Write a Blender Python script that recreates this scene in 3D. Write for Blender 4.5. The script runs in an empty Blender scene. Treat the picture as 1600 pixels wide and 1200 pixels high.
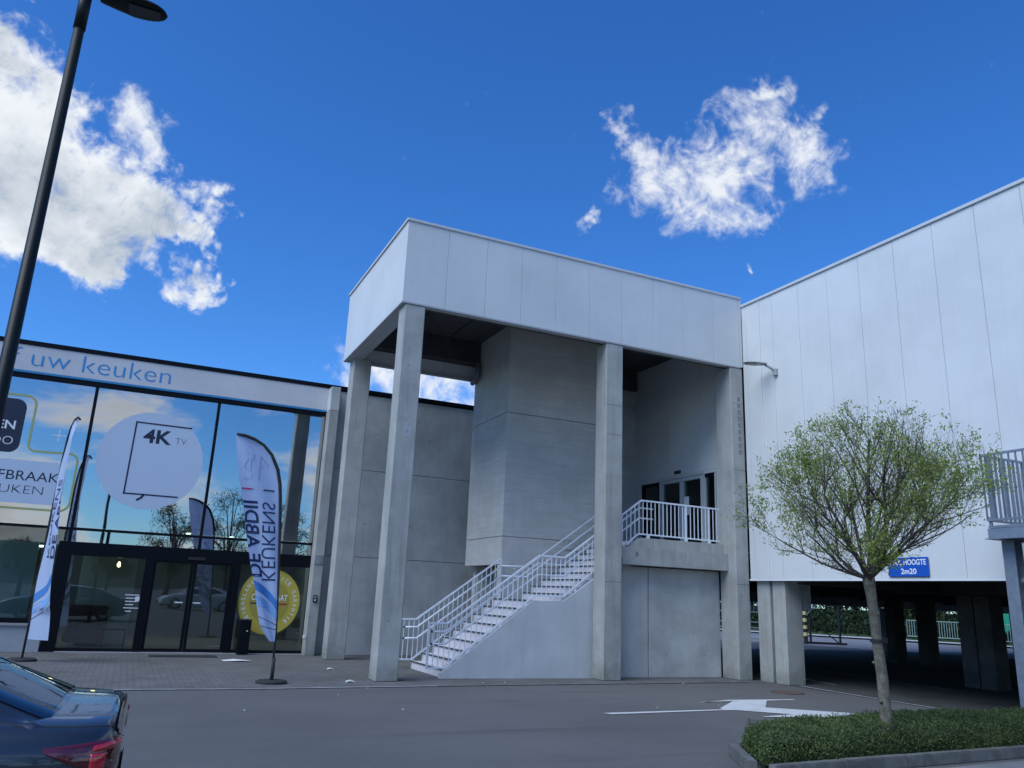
import bpy, bmesh, math, random
import numpy as np
from mathutils import Vector, Matrix, noise
S = bpy.context.scene
COL = S.collection
random.seed(7); RNG = np.random.default_rng(7)
V = Vector
# ---------------------------------------------------------------- camera
cam_d = bpy.data.cameras.new('camera'); cam = bpy.data.objects.new('camera', cam_d); COL.objects.link(cam)
S.camera = cam
cam_d.sensor_width = 36; cam_d.lens = 36 * 1238.03 / 1600; cam_d.clip_start = .05; cam_d.clip_end = 3000
yaw, pit, rol = math.radians(24.5237), math.radians(15.0672), math.radians(2.4760)
fw = V((math.sin(yaw) * math.cos(pit), math.cos(yaw) * math.cos(pit), math.sin(pit)))
rt = V((math.cos(yaw), -math.sin(yaw), 0)); up = rt.cross(fw)
R_ = math.cos(rol) * rt + math.sin(rol) * up; U_ = -math.sin(rol) * rt + math.cos(rol) * up
cam.matrix_world = Matrix(((R_.x, U_.x, -fw.x, 0), (R_.y, U_.y, -fw.y, 0), (R_.z, U_.z, -fw.z, 1.63), (0, 0, 0, 1)))
# ---------------------------------------------------------------- light
SUN_AZ, SUN_EL = math.radians(-109), math.radians(49)      # azimuth from +Y towards +X
world = bpy.data.worlds.new('World'); S.world = world; world.use_nodes = True
S.view_settings.view_transform = 'Standard'; S.view_settings.look = 'None'
S.view_settings.gamma = 1; S.view_settings.use_curve_mapping = False
S.view_settings.exposure = 1.28
S.render.engine = 'CYCLES'
sd = bpy.data.lights.new('sun', 'SUN'); sd.energy = 1.28; sd.angle = math.radians(48); sd.color = (.87, .94, 1)
sun = bpy.data.objects.new('sun', sd); COL.objects.link(sun)
sdir = V((math.sin(SUN_AZ) * math.cos(SUN_EL), math.cos(SUN_AZ) * math.cos(SUN_EL), math.sin(SUN_EL)))
sun.rotation_euler = sdir.to_track_quat('Z', 'Y').to_euler()

class NT:
    def __init__(s, tree): s.t = tree; tree.nodes.clear()
    def n(s, typ, **k):
        nd = s.t.nodes.new(typ)
        for a, b in k.items():
            if a.startswith('_'): setattr(nd, a[1:], b)
            else: s.put(nd.inputs[a.replace('__', ' ')] if not a.startswith('i') or not a[1:].isdigit() else nd.inputs[int(a[1:])], b)
        return nd
    def put(s, sock, v):
        if isinstance(v, bpy.types.NodeSocket): s.t.links.new(v, sock)
        else: sock.default_value = v
    def math(s, op, a, b=0, c=None, clamp=False):
        nd = s.n('ShaderNodeMath', _operation=op, _use_clamp=clamp, i0=a, i1=b)
        if c is not None: s.put(nd.inputs[2], c)
        return nd.outputs[0]
    def noise(s, vec, scale, detail=4, rough=.55, dist=0.0):
        return s.n('ShaderNodeTexNoise', Vector=vec, Scale=scale, Detail=detail, Roughness=rough, Distortion=dist).outputs[0]
    def ramp(s, f, lo, hi, a=0.0, b=1.0, smooth=True):
        return s.n('ShaderNodeMapRange', _interpolation_type='SMOOTHSTEP' if smooth else 'LINEAR', i0=f, i1=lo, i2=hi, i3=a, i4=b).outputs[0]
    def mix(s, f, a, b):
        nd = s.n('ShaderNodeMix', _data_type='RGBA'); s.put(nd.inputs[0], f)
        s.put(nd.inputs[6], a if isinstance(a, bpy.types.NodeSocket) else (*a[:3], 1)); s.put(nd.inputs[7], b if isinstance(b, bpy.types.NodeSocket) else (*b[:3], 1))
        return nd.outputs[2]
    def vm(s, op, a, b=None, sc=None):
        nd = s.n('ShaderNodeVectorMath', _operation=op, i0=a)
        if b is not None: s.put(nd.inputs[1], b)
        if sc is not None: s.put(nd.inputs[3], sc)
        return nd.outputs[1] if op in ('DISTANCE', 'DOT_PRODUCT', 'LENGTH') else nd.outputs[0]

def build_world():
    w = NT(world.node_tree)
    co = w.n('ShaderNodeTexCoord').outputs['Generated']
    sky = w.n('ShaderNodeTexSky', _sky_type='NISHITA', _sun_disc=False, _sun_elevation=SUN_EL, _sun_rotation=SUN_AZ,
              _air_density=1.0, _dust_density=.25, _ozone_density=3.0)
    hs = w.n('ShaderNodeHueSaturation', Saturation=1.22, Value=1.0, Color=sky.outputs[0])
    base = w.mix(1.0, hs.outputs[0], (1, 1, 1))
    mul = w.n('ShaderNodeMix', _data_type='RGBA', _blend_type='MULTIPLY'); mul.inputs[0].default_value = 1
    w.put(mul.inputs[6], hs.outputs[0]); mul.inputs[7].default_value = (.42, .68, .99, 1)
    skyc = mul.outputs[2]
    # slightly warped direction so cloud edges are ragged
    wn = w.n('ShaderNodeTexNoise', Vector=co, Scale=7, Detail=5, Roughness=.6)
    warp = w.vm('SCALE', w.vm('SUBTRACT', wn.outputs[1], (.5, .5, .5)), sc=.20)
    d = w.vm('ADD', co, warp)
    def blob(az, el, r, soft=.5):
        a, e = math.radians(az), math.radians(el)
        c = (math.sin(a) * math.cos(e), math.cos(a) * math.cos(e), math.sin(e))
        return w.ramp(w.vm('DISTANCE', d, c), r * (1 + soft), r * (1 - soft))
    main = [(-12.5, 27.8, .075), (-10.5, 24.5, .085), (-7, 23.6, .078), (-4, 23.1, .072), (-2.2, 22.6, .066), (-.4, 21.9, .052), (1.0, 21.3, .034), (-6, 21.3, .055), (-9.5, 21.6, .05), (-15, 22, .09), (-19, 25, .11), (-24, 22, .12)]
    small = [(-5.2, 29.4, .034), (-3.2, 27.9, .034), (-1.6, 26.6, .02), (1.6, 25.3, .022), (35.2, 28.4, .046), (36.8, 28.2, .048), (38.8, 29.0, .048), (41.0, 30.2, .046), (43.0, 31.6, .046), (44.4, 33.0, .034), (45.6, 31.0, .042), (47.6, 30.4, .030), (34.6, 30.9, .032), (33.4, 33.0, .030), (39.4, 27.9, .034),
             (31, 25.4, .015), (35.5, 24.6, .012), (40.3, 22.9, .009), (15.3, 15.2, .05), (20.6, 14.2, .07), (45, 36, .006)]
    def total(bl, soft):
        m = None
        for b in bl:
            o = blob(*b, soft); m = o if m is None else w.math('MAXIMUM', m, o)
        return m
    n1 = w.noise(co, 9, 9, .62, .25); n2 = w.noise(co, 24, 7, .62, .35)
    n6 = w.noise(co, 60, 5, .6, .3); n3 = w.math('ADD', w.math('MULTIPLY', n1, .5), w.math('ADD', w.math('MULTIPLY', n2, .35), w.math('MULTIPLY', n6, .15)))
    m1 = w.math('MULTIPLY', total(main, .55), 1.0); m2 = total(small, .9)
    # clouds lying low all round the horizon outside the frame (seen in the glass)
    sp = w.n('ShaderNodeSeparateXYZ', i0=co)
    st = w.n('ShaderNodeVectorMath', _operation='MULTIPLY', i0=co, i1=(1, 1, 2.6)).outputs[0]
    n4 = w.noise(st, 4.2, 9, .6, .3)
    low = w.math('MULTIPLY', w.ramp(sp.outputs[2], .48, .12), w.ramp(sp.outputs[1], .15, -.25))
    lowc = w.math('MULTIPLY', w.ramp(n4, .45, .60), low)
    nc = w.math('ADD', w.math('MULTIPLY', w.noise(co, 10, 8, .66, .7), .6), w.math('MULTIPLY', w.noise(co, 34, 7, .66, .6), .4)); c1 = w.ramp(w.math('ADD', w.math('MULTIPLY', m1, .62), w.math('MULTIPLY', nc, 1.7)), 1.08, 1.44)
    n7 = w.math('ADD', w.math('MULTIPLY', w.noise(co, 17, 8, .68, .9), .62), w.math('MULTIPLY', w.noise(co, 44, 4, .55, .6), .38))
    c2 = w.math('MULTIPLY', w.math('POWER', w.ramp(w.math('ADD', w.math('MULTIPLY', m2, .60), w.math('MULTIPLY', n7, 1.7)), 1.07, 1.60), 1.25), .95)
    dens = w.math('MAXIMUM', w.math('MAXIMUM', c1, c2), lowc, clamp=True)
    # grey undersides: density seen a little towards the sun side
    shift = w.vm('ADD', co, (0.03, -.02, -.045))
    n5 = w.noise(shift, 8, 6, .55, .25)
    core = w.ramp(w.math('ADD', w.math('MULTIPLY', m1, .42), n5), .74, .98)
    shade = w.math('MULTIPLY', core, w.ramp(nc, .38, .62, .98, .5))
    shade = w.math('MAXIMUM', shade, w.math('MULTIPLY', lowc, w.ramp(n4, .5, .75, 0, .8)))
    ccol = w.mix(shade, (4.7, 4.9, 5.15), (2.2, 2.6, 3.15))
    fin = w.mix(dens, skyc, ccol)
    bg = w.n('ShaderNodeBackground', Color=fin, Strength=.078)
    out = w.n('ShaderNodeOutputWorld'); w.t.links.new(bg.outputs[0], out.inputs[0])
build_world()

# ---------------------------------------------------------------- materials
MATS = {}
def mat(name, col=(.5, .5, .5), rough=.6, metal=0.0, spec=.5, var=0.0, vs=2.0, bump=0.0, bs=60, coat=0.0, emit=None, streak=0.0, fine=0.0, build=None):
    if name in MATS: return MATS[name]
    m = bpy.data.materials.new(name); m.use_nodes = True; t = NT(m.node_tree)
    pos = t.n('ShaderNodeNewGeometry').outputs['Position']
    c = (*col, 1)
    if var:
        f = t.ramp(t.noise(pos, vs, 6, .6), .3, .7)
        c = t.mix(f, tuple(x * (1 - var) for x in col), tuple(min(1, x * (1 + var)) for x in col))
    if streak:
        sv = t.n('ShaderNodeVectorMath', _operation='MULTIPLY', i0=pos, i1=(5, 5, .35)).outputs[0]
        f2 = t.ramp(t.noise(sv, 1.6, 6, .65), .46, .75)
        c = t.mix(t.math('MULTIPLY', f2, streak), c, tuple(x * .45 for x in col))
    if fine:
        f3 = t.noise(pos, 90, 3, .7)
        c = t.mix(t.ramp(f3, .3, .7, 0, fine), c, tuple(x * .4 for x in col))
    b = t.n('ShaderNodeBsdfPrincipled', Roughness=rough, Metallic=metal); t.put(b.inputs['Base Color'], c)
    b.inputs['Specular IOR Level'].default_value = spec; b.inputs['Coat Weight'].default_value = coat; b.inputs['Coat Roughness'].default_value = .04
    if bump:
        bn = t.n('ShaderNodeBump', Strength=bump, Distance=.01, Height=t.noise(pos, bs, 5, .6)); t.t.links.new(bn.outputs[0], b.inputs['Normal'])
    if emit: b.inputs['Emission Color'].default_value = (*emit[:3], 1); b.inputs['Emission Strength'].default_value = emit[3]
    o = t.n('ShaderNodeOutputMaterial'); t.t.links.new(b.outputs[0], o.inputs[0])
    if build: build(t, b, pos, c, o)
    MATS[name] = m; return m
def basedirt(t, b, pos, c, o):
    z = t.n('ShaderNodeSeparateXYZ', i0=pos).outputs[2]
    f = t.math('MULTIPLY', t.ramp(t.math('ADD', z, t.math('MULTIPLY', t.noise(pos, 6, 5, .7), .8)), .95, .30), .55)
    pit = t.ramp(t.noise(pos, 55, 2, .5), .68, .74, 0, .5); big = t.ramp(t.noise(pos, .9, 4, .6), .45, .7, 0, .35)
    c2 = t.mix(f, c, (.10, .105, .07)); c2 = t.mix(pit, c2, (.12, .12, .115)); c2 = t.mix(big, c2, (.42, .43, .43))
    t.put(b.inputs['Base Color'], c2)
conc = mat('concrete', (.385, .385, .35), .82, var=.14, vs=1.7, bump=.3, bs=25, streak=.42, fine=.15, build=basedirt)
conc_w = mat('wall_concrete', (.47, .475, .45), .85, var=.17, vs=1.1, bump=.25, bs=18, streak=.18, fine=.10)
def boarded(t, b, pos, c, o):
    s = t.n('ShaderNodeVectorMath', _operation='MULTIPLY', i0=pos, i1=(.6, .6, 9)).outputs[0]
    n = t.noise(s, 1.5, 5, .6, .4)
    t.put(b.inputs['Base Color'], t.mix(t.ramp(n, .35, .7, 0, .5), c, (.40, .385, .34)))
    # faint cast board lines
    z = t.n('ShaderNodeSeparateXYZ', i0=pos).outputs[2]
    fr = t.math('FRACT', t.math('MULTIPLY', z, 6.5)); ln = t.ramp(t.math('ABSOLUTE', t.math('SUBTRACT', fr, .5)), .0, .08, 1, 0)
    bn = t.n('ShaderNodeBump', Strength=.35, Distance=.006, Height=t.math('SUBTRACT', n, ln)); t.t.links.new(bn.outputs[0], b.inputs['Normal'])
conc_c = mat('board_marked_concrete', (.52, .515, .48), .8, var=.10, vs=1.3, streak=.12, fine=.1, build=boarded)
paintw = mat('blue_grey_painted_render', (.52, .53, .53), .8, var=.07, vs=1.5, bump=.15, bs=80, streak=.14)
def sheen(t, b, pos, c, o):
    s = t.n('ShaderNodeVectorMath', _operation='MULTIPLY', i0=pos, i1=(1.2, 1.2, .15)).outputs[0]
    bn = t.n('ShaderNodeBump', Strength=.05, Distance=.05, Height=t.noise(s, 1.3, 3, .5)); t.t.links.new(bn.outputs[0], b.inputs['Normal'])
clad = mat('light_grey_cladding', (.625, .635, .62), .42, var=.05, vs=.7, streak=.06, spec=.4, build=sheen)
trim = mat('white_trim', (.74, .75, .76), .4)
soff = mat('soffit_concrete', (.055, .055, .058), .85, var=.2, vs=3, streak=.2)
dark = mat('dark_joint', (.035, .037, .04), .9)
black = mat('anthracite_metal', (.004, .005, .008), .4, spec=.15)
blackr = mat('black_rubber', (.02, .02, .022), .8)
whitep = mat('white_railing_paint', (.74, .77, .80), .35, var=.04, vs=8)
stepm = mat('step_concrete', (.60, .575, .59), .8, var=.08, vs=6, fine=.15)
galv = mat('galvanised_steel', (.20, .235, .28), .45, metal=.3, var=.12, vs=9)
signb = mat('sign_blue', (.006, .085, .42), .4)
white = mat('white_print', (.8, .8, .8), .5)
def asph(t, b, pos, c, o):
    n = t.noise(pos, 260, 2, .8); big = t.noise(pos, .35, 5, .6)
    st = t.n('ShaderNodeVectorMath', _operation='MULTIPLY', i0=pos, i1=(.5, 3, 1)).outputs[0]
    ln = t.noise(st, .9, 5, .6)
    c2 = t.mix(t.ramp(big, .3, .7), (.064, .063, .061), (.098, .096, .092))
    c2 = t.mix(t.ramp(ln, .5, .75, 0, .35), c2, (.10, .098, .095))
    c2 = t.mix(t.ramp(n, .25, .75, 0, .6), c2, (.19, .185, .18))
    sp = t.noise(pos, 38, 2, .5); c2 = t.mix(t.ramp(sp, .62, .74, 0, .55), c2, (.2, .2, .2)); c2 = t.mix(t.ramp(t.noise(pos, 22, 3, .6), .38, .26, 0, .5), c2, (.035, .035, .035))
    vo = t.n('ShaderNodeTexVoronoi', _feature='DISTANCE_TO_EDGE', Vector=t.vm('ADD', pos, t.vm('SCALE', t.n('ShaderNodeTexNoise', Vector=pos, Scale=1.5, Detail=5).outputs[1], sc=1.1)), Scale=.16)
    crack = t.math('MULTIPLY', t.ramp(vo.outputs[0], .004, .0012), t.ramp(t.noise(pos, .22, 3), .5, .62)); c2 = t.mix(t.math('MULTIPLY', crack, .6), c2, (.03, .03, .03))
    ty = t.n('ShaderNodeVectorMath', _operation='MULTIPLY', i0=pos, i1=(.07, 1.6, 1)).outputs[0]; c2 = t.mix(t.ramp(t.noise(ty, 1.0, 6, .7, .6), .52, .72, 0, .5), c2, (.05, .049, .048))
    c2 = t.mix(t.ramp(t.noise(pos, 1.7, 5, .7), .60, .78, 0, .45), c2, (.045, .044, .043)); c2 = t.mix(t.ramp(t.noise(pos, 4.5, 4, .6), .62, .75, 0, .35), c2, (.17, .165, .16))
    t.put(b.inputs['Base Color'], c2)
    bn = t.n('ShaderNodeBump', Strength=.5, Distance=.004, Height=n); t.t.links.new(bn.outputs[0], b.inputs['Normal'])
asphalt = mat('asphalt', rough=.8, spec=.35, build=asph)
def pave(t, b, pos, c, o):
    br = t.n('ShaderNodeTexBrick', Vector=pos, Scale=1.0, Mortar__Size=.008)
    br.inputs['Color1'].default_value = (.17, .165, .16, 1); br.inputs['Color2'].default_value = (.12, .115, .115, 1); br.inputs['Mortar'].default_value = (.07, .07, .06, 1)
    br.inputs['Brick Width'].default_value = .22; br.inputs['Row Height'].default_value = .105
    n = t.noise(pos, .8, 5, .65)
    c2 = t.mix(t.ramp(n, .45, .75, 0, .55), br.outputs[0], (.07, .075, .045))
    c2 = t.mix(t.ramp(t.noise(pos, 3.5, 5, .6), .5, .8, 0, .4), c2, (.16, .155, .15))
    t.put(b.inputs['Base Color'], c2)
    bn = t.n('ShaderNodeBump', Strength=.4, Distance=.005, Height=br.outputs[1]); bn.invert = True; t.t.links.new(bn.outputs[0], b.inputs['Normal'])
paver = mat('clinker_paving', rough=.85, spec=.3, build=pave)
def worn(t, b, pos, c, o):
    n = t.noise(pos, 30, 5, .7)
    t.put(b.inputs['Base Color'], t.mix(t.ramp(t.math('ADD', t.math('MULTIPLY', n, .6), t.math('MULTIPLY', t.noise(pos, 2.5, 5, .7), .4)), .50, .66, 0, .75), (.56, .56, .55), (.16, .16, .17)))
roadp = mat('road_paint', rough=.7, build=worn)
roadp2 = mat('dull_edge_strip', (.27, .27, .28), .85, var=.25, vs=3)
kerbm = mat('kerb_concrete', (.135, .138, .13), .88, var=.3, vs=5, streak=.5, fine=.3, bump=.4, bs=50)
def glass_mat(name, tint, refl):
    m = bpy.data.materials.new(name); m.use_nodes = True; t = NT(m.node_tree)
    tr = t.n('ShaderNodeBsdfTransparent'); tr.inputs[0].default_value = (*tint, 1)
    pos = t.n('ShaderNodeNewGeometry').outputs['Position']
    bn = t.n('ShaderNodeBump', Strength=.09, Distance=.05, Height=t.noise(pos, .55, 2, .4))
    gl = t.n('ShaderNodeBsdfGlossy', Roughness=.012); gl.inputs[0].default_value = (.88, .87, .87, 1); t.t.links.new(bn.outputs[0], gl.inputs['Normal'])
    fr = t.n('ShaderNodeFresnel', IOR=1.5).outputs[0]
    f = t.math('ADD', t.math('MULTIPLY', fr, 1 - refl), refl, clamp=True)
    mx = t.n('ShaderNodeMixShader', i0=f); t.t.links.new(tr.outputs[0], mx.inputs[1]); t.t.links.new(gl.outputs[0], mx.inputs[2])
    o = t.n('ShaderNodeOutputMaterial'); t.t.links.new(mx.outputs[0], o.inputs[0]); return m
glass = glass_mat('coated_glass', (.50, .56, .54), .50)
glassd = glass_mat('door_glass', (.74, .82, .80), .08)
glassc = glass_mat('car_glass', (.05, .06, .07), .15)

# ---------------------------------------------------------------- object helpers
WL = {}
def link(o, parent=None, loc=(0, 0, 0)):
    COL.objects.link(o); loc = V(loc); WL[o.name] = loc
    if parent is not None: o.parent = parent; o.location = loc - WL[parent.name]
    else: o.location = loc
    return o
def tag(o, label=None, cat=None, group=None, kind=None):
    if label: o['label'] = label
    if cat: o['category'] = cat
    if group: o['group'] = group
    if kind: o['kind'] = kind
    return o
def thing(name, label, cat, loc, group=None):
    return tag(link(bpy.data.objects.new(name, None), None, loc), label, cat, group)
def obj(name, verts, faces, m, parent=None, loc=None, smooth=False, mi=None):
    """mesh in world coordinates, origin put at loc"""
    loc = V(loc) if loc is not None else (WL[parent.name] if parent is not None else V((0, 0, 0)))
    me = bpy.data.meshes.new(name); me.from_pydata([tuple(V(v) - loc) for v in verts], [], faces)
    for x in (m if isinstance(m, (list, tuple)) else [m]): me.materials.append(x)
    if mi: me.polygons.foreach_set('material_index', mi)
    if smooth: me.polygons.foreach_set('use_smooth', [True] * len(me.polygons))
    me.update()
    return link(bpy.data.objects.new(name, me), parent, loc)
CACHE = {}
def box(name, x0, x1, y0, y1, z0, z1, m, parent=None, bev=0.0):
    k = (round(x1 - x0, 4), round(y1 - y0, 4), round(z1 - z0, 4), m.name, bev)
    me = CACHE.get(k)
    if me is None:
        bm = bmesh.new(); bmesh.ops.create_cube(bm, size=1)
        bmesh.ops.scale(bm, vec=(k[0], k[1], k[2]), verts=bm.verts)
        if bev: bmesh.ops.bevel(bm, geom=bm.edges[:], offset=bev, segments=1, affect='EDGES')
        me = bpy.data.meshes.new(name); bm.to_mesh(me); bm.free(); me.materials.append(m); CACHE[k] = me
    return link(bpy.data.objects.new(name, me), parent, ((x0 + x1) / 2, (y0 + y1) / 2, (z0 + z1) / 2))
def prism(name, pts, axis, a0, a1, m, parent=None, loc=None):
    """pts 2D outline; axis 'y': pts are (x,z) extruded in y; 'z': (x,y); 'x': (y,z)"""
    f = {'y': lambda p, a: (p[0], a, p[1]), 'z': lambda p, a: (p[0], p[1], a), 'x': lambda p, a: (a, p[0], p[1])}[axis]
    n = len(pts); vs = [f(p, a0) for p in pts] + [f(p, a1) for p in pts]
    fs = [tuple(range(n)), tuple(range(2 * n - 1, n - 1, -1))] + [(i, i + n, (i + 1) % n + n, (i + 1) % n) for i in range(n)]
    o = obj(name, vs, fs, m, parent, loc)
    bm = bmesh.new(); bm.from_mesh(o.data); bmesh.ops.recalc_face_normals(bm, faces=bm.faces); bm.to_mesh(o.data); bm.free(); return o
def tube_data(pts, rad, seg=8, caps=True):
    pts = [V(p) for p in pts]; n = len(pts)
    rad = rad if isinstance(rad, (list, tuple)) else [rad] * n
    vs, fs = [], []
    ref = V((0, 0, 1)) if abs((pts[-1] - pts[0]).normalized().z) < .9 else V((1, 0, 0))
    for i, p in enumerate(pts):
        t = (pts[min(i + 1, n - 1)] - pts[max(i - 1, 0)]).normalized()
        a = t.cross(ref)
        a = a.normalized() if a.length > 1e-4 else V((1, 0, 0)); b = t.cross(a).normalized()
        off = math.pi / 4 if seg == 4 else 0
        for k in range(seg):
            an = 2 * math.pi * k / seg + off; vs.append(p + (a * math.cos(an) + b * math.sin(an)) * rad[i])
    for i in range(n - 1):
        for k in range(seg): fs.append((i * seg + k, i * seg + (k + 1) % seg, (i + 1) * seg + (k + 1) % seg, (i + 1) * seg + k))
    if caps: fs.append(tuple(range(seg))[::-1]); fs.append(tuple(range((n - 1) * seg, n * seg)))
    return vs, fs
def tube(name, pts, rad, m, parent=None, seg=8, loc=None):
    vs, fs = tube_data(pts, rad, seg); return obj(name, vs, fs, m, parent, loc, smooth=seg > 6)
def lathe(name, prof, c, m, parent=None, seg=24, loc=None):
    vs, fs = [], []
    for r, z in prof:
        for k in range(seg): a = 2 * math.pi * k / seg; vs.append((c[0] + r * math.cos(a), c[1] + r * math.sin(a), c[2] + z))
    for i in range(len(prof) - 1):
        for k in range(seg): fs.append((i * seg + k, i * seg + (k + 1) % seg, (i + 1) * seg + (k + 1) % seg, (i + 1) * seg + k))
    fs.append(tuple(range(seg))[::-1]); fs.append(tuple(range((len(prof) - 1) * seg, len(prof) * seg)))
    return obj(name, vs, fs, m, parent, loc, smooth=False)
def sheet(name, pts, z, m, kind='structure', parent=None):
    o = obj(name, [(x, y, z) for x, y in pts], [tuple(range(len(pts)))], m, parent)
    if o.data.polygons[0].normal.z < 0: o.data.flip_normals()
    if kind: o['kind'] = kind
    return o
def text(name, s, origin, xd, yd, width, height, m, parent, weight=0.0, depth=.004, align='LEFT'):
    """lettering; origin = baseline left corner, cap height & width fitted"""
    cu = bpy.data.curves.new(name, 'FONT'); cu.body = s; cu.offset = weight; cu.extrude = 0; cu.resolution_u = 4
    t = bpy.data.objects.new(name, cu); COL.objects.link(t)
    dg = bpy.context.evaluated_depsgraph_get(); me = bpy.data.meshes.new_from_object(t.evaluated_get(dg)); bpy.data.objects.remove(t)
    co = np.empty(len(me.vertices) * 3); me.vertices.foreach_get('co', co); co = co.reshape(-1, 3)
    co[:, 0] -= co[:, 0].min(); sx = width / max(1e-6, co[:, 0].max()); sy = height / .70 
    xd, yd = V(xd).normalized(), V(yd).normalized(); nd = xd.cross(yd); o = V(origin)
    W = np.outer(co[:, 0] * sx, xd) + np.outer(co[:, 1] * sy, yd) + np.outer(co[:, 2], nd) + np.array(o)
    return obj(name, [V(r) for r in W], [tuple(p.vertices) for p in me.polygons], m, parent)

def split_letters(o, parent):
    bm = bmesh.new(); bm.from_mesh(o.data); bm.verts.ensure_lookup_table(); seen = set(); L = WL[o.name]; k = o.data.materials[0]
    for v0 in bm.verts:
        if v0.index in seen: continue
        st, isl = [v0], []
        seen.add(v0.index)
        while st:
            v = st.pop(); isl.append(v)
            for e in v.link_edges:
                u = e.other_vert(v)
                if u.index not in seen: seen.add(u.index); st.append(u)
        idx = {v.index: i for i, v in enumerate(isl)}; fs = {f for v in isl for f in v.link_faces}
        obj('letter', [v.co + L for v in isl], [tuple(idx[v.index] for v in f.verts) for f in fs], k, parent)
    bm.free(); bpy.data.objects.remove(o)
# ---------------------------------------------------------------- ground
sheet('ground', [(-300, -300), (400, -300), (400, 400), (-300, 400)], 0, asphalt)
EDGE = [(-20, 14.36), (2, 14.30), (5.4, 14.55), (9, 14.75), (13.0, 14.92), (13.35, 14.45), (13.75, 14.1)]
sheet('pavement', EDGE + [(13.75, 15.3), (13.46, 15.3), (13.46, 21.6), (-20, 21.6)], .004, paver)
def strip(pts, w, z, name, m, z0=None):
    L = [V((p[0], p[1])) for p in pts]; a, b = [], []
    for i, p in enumerate(L):
        t = (L[min(i + 1, len(L) - 1)] - L[max(i - 1, 0)]).normalized(); n = V((-t.y, t.x))
        a.append(p - n * w / 2); b.append(p + n * w / 2)
    return sheet(name, [tuple(q) for q in a] + [tuple(q) for q in b[::-1]], z, m)
strip(EDGE[:3], .09, .012, 'kerb', roadp2)
strip(EDGE[2:5], .09, .0121, 'kerb', mat('dark_kerb', (.14, .14, .145), .85, var=.3, vs=4))
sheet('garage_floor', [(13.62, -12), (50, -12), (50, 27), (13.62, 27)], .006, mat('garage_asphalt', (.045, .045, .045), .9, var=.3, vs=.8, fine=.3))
strip([(13.75, 14.15), (13.62, 11.7), (13.62, 9), (13.62, 2)], .10, .013, 'garage_threshold', roadp2)
thm = mat('bay_line_paint', (.30, .30, .30), .8, var=.3, vs=6)
strip([(15.3, 15.6), (15.0, 14.3)], .09, .010, 'bay_marking', thm)
strip([(18.3, 19), (17.6, 15.4), (17.4, 13.2)], .09, .0101, 'bay_marking', thm)
# pale paving nearest the camera on the right
sheet('footpath', [(5.9, 3.0), (5.98, 6.46), (10.5, 6.74), (16, 7.05), (16, 3.0)], .005, mat('concrete_paving', (.20, .20, .205), .85, var=.15, vs=2.5, fine=.25, bump=.3, bs=60))
# arrow painted on the asphalt
def marking(pts): return sheet('road_marking', pts, .0085, roadp)
marking([(5.42, 6.95), (5.75, 7.22), (5.85, 7.12), (5.80, 6.6), (5.5, 6.3), (5.2, 6.5)])
marking([(9.12, 11.10), (9.15, 11.22), (10.10, 12.02), (9.32, 11.95), (9.30, 11.90), (10.15, 12.18), (11.60, 12.10), (11.56, 12.02), (10.86, 12.0),
         (10.10, 11.20), (11.26, 10.36), (11.2, 10.28), (10.33, 10.06), (9.23, 10.25), (9.22, 10.30), (9.95, 10.42), (9.30, 10.98), (9.05, 11.0), (6.82, 10.86), (6.76, 11.0)])
mh = tag(lathe('manhole_cover', [(.33, 0), (.33, .012), (.30, .014), (.29, .010), (0.01, .010)], (12.4, 13.1, .003), mat('rusty_iron', (.10, .06, .045), .8, var=.3, vs=20, bump=.6, bs=40), None, loc=(12.4, 13.1, 0)),
         'round rusty manhole cover in the asphalt beside the garage entrance', 'manhole cover')

# ---------------------------------------------------------------- showroom on the left
SY = 21.6
sh = thing('showroom_building', 'low glass-fronted kitchen showroom with black frames and white sign band', 'building', (-2, SY, 0))
X0 = -14.0
box('roof', X0, 12.9, SY + .02, 34, 6.98, 7.06, black, sh)
box('roof_cap', X0, 12.9, SY - .07, SY + .02, 7.03, 7.14, black, sh)
sb = box('sign_band', X0, 4.46, SY - .05, SY + .02, 6.40, 7.025, mat('sign_band_grey_white', (.58, .58, .58), .6, var=.05, vs=1), sh)
box('blue_stripe', X0, 4.46, SY - .06, SY + .02, 6.345, 6.395, mat('stripe_blue', (.02, .22, .45), .4), sh)
band_text = text('lettering', 'f uw keuken', (-3.32, SY - .056, 6.53), (1, 0, 0), (0, 0, 1), 3.53, .44, mat('letter_blue', (.03, .26, .58), .4), sh, weight=-.014)
split_letters(band_text, sb)
FR0, FR1 = SY - .03, SY + .10
def fr(x0, x1, z0, z1, d=0.0, name='frame'): return box(name, x0, x1, FR0 - d, FR1, z0, z1, black, sh)
fr(X0, 4.44, 6.235, 6.343, .01)                  # head
fr(4.335, 4.45, 0.05, 6.233, .012)
Zm, Zm2 = 2.16, 2.47                             # deep transom over doors
fr(-1.60, 4.333, Zm, Zm2, .02, 'transom')
fr(X0, 4.333, 2.74, 2.80, .004, 'transom')
for x in (-1.40, 1.47, -4.3, -7.2, -10.1): fr(x - .035, x + .035, 2.802, 6.233, .0, 'mullion')
for x in (-4.3, -7.2, -10.1): fr(x - .035, x + .035, .66, 2.738, .0, 'mullion')
for x in (-1.40, -.60, 1.47, 3.0): fr(x - .035, x + .035, Zm2 + .002, 2.738, .0, 'mullion')
fr(-1.60, -1.30, .02, Zm - .002, .03, 'post')
fr(.30, .48, .02, Zm - .002, .03, 'post'); fr(2.34, 2.52, .02, Zm - .002, .03, 'post')
fr(-1.298, .298, .02, .09, .0); fr(2.522, 4.333, .02, .09, .0)
fr(X0, -1.602, .66, .72, .0, 'sill_frame')
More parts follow.
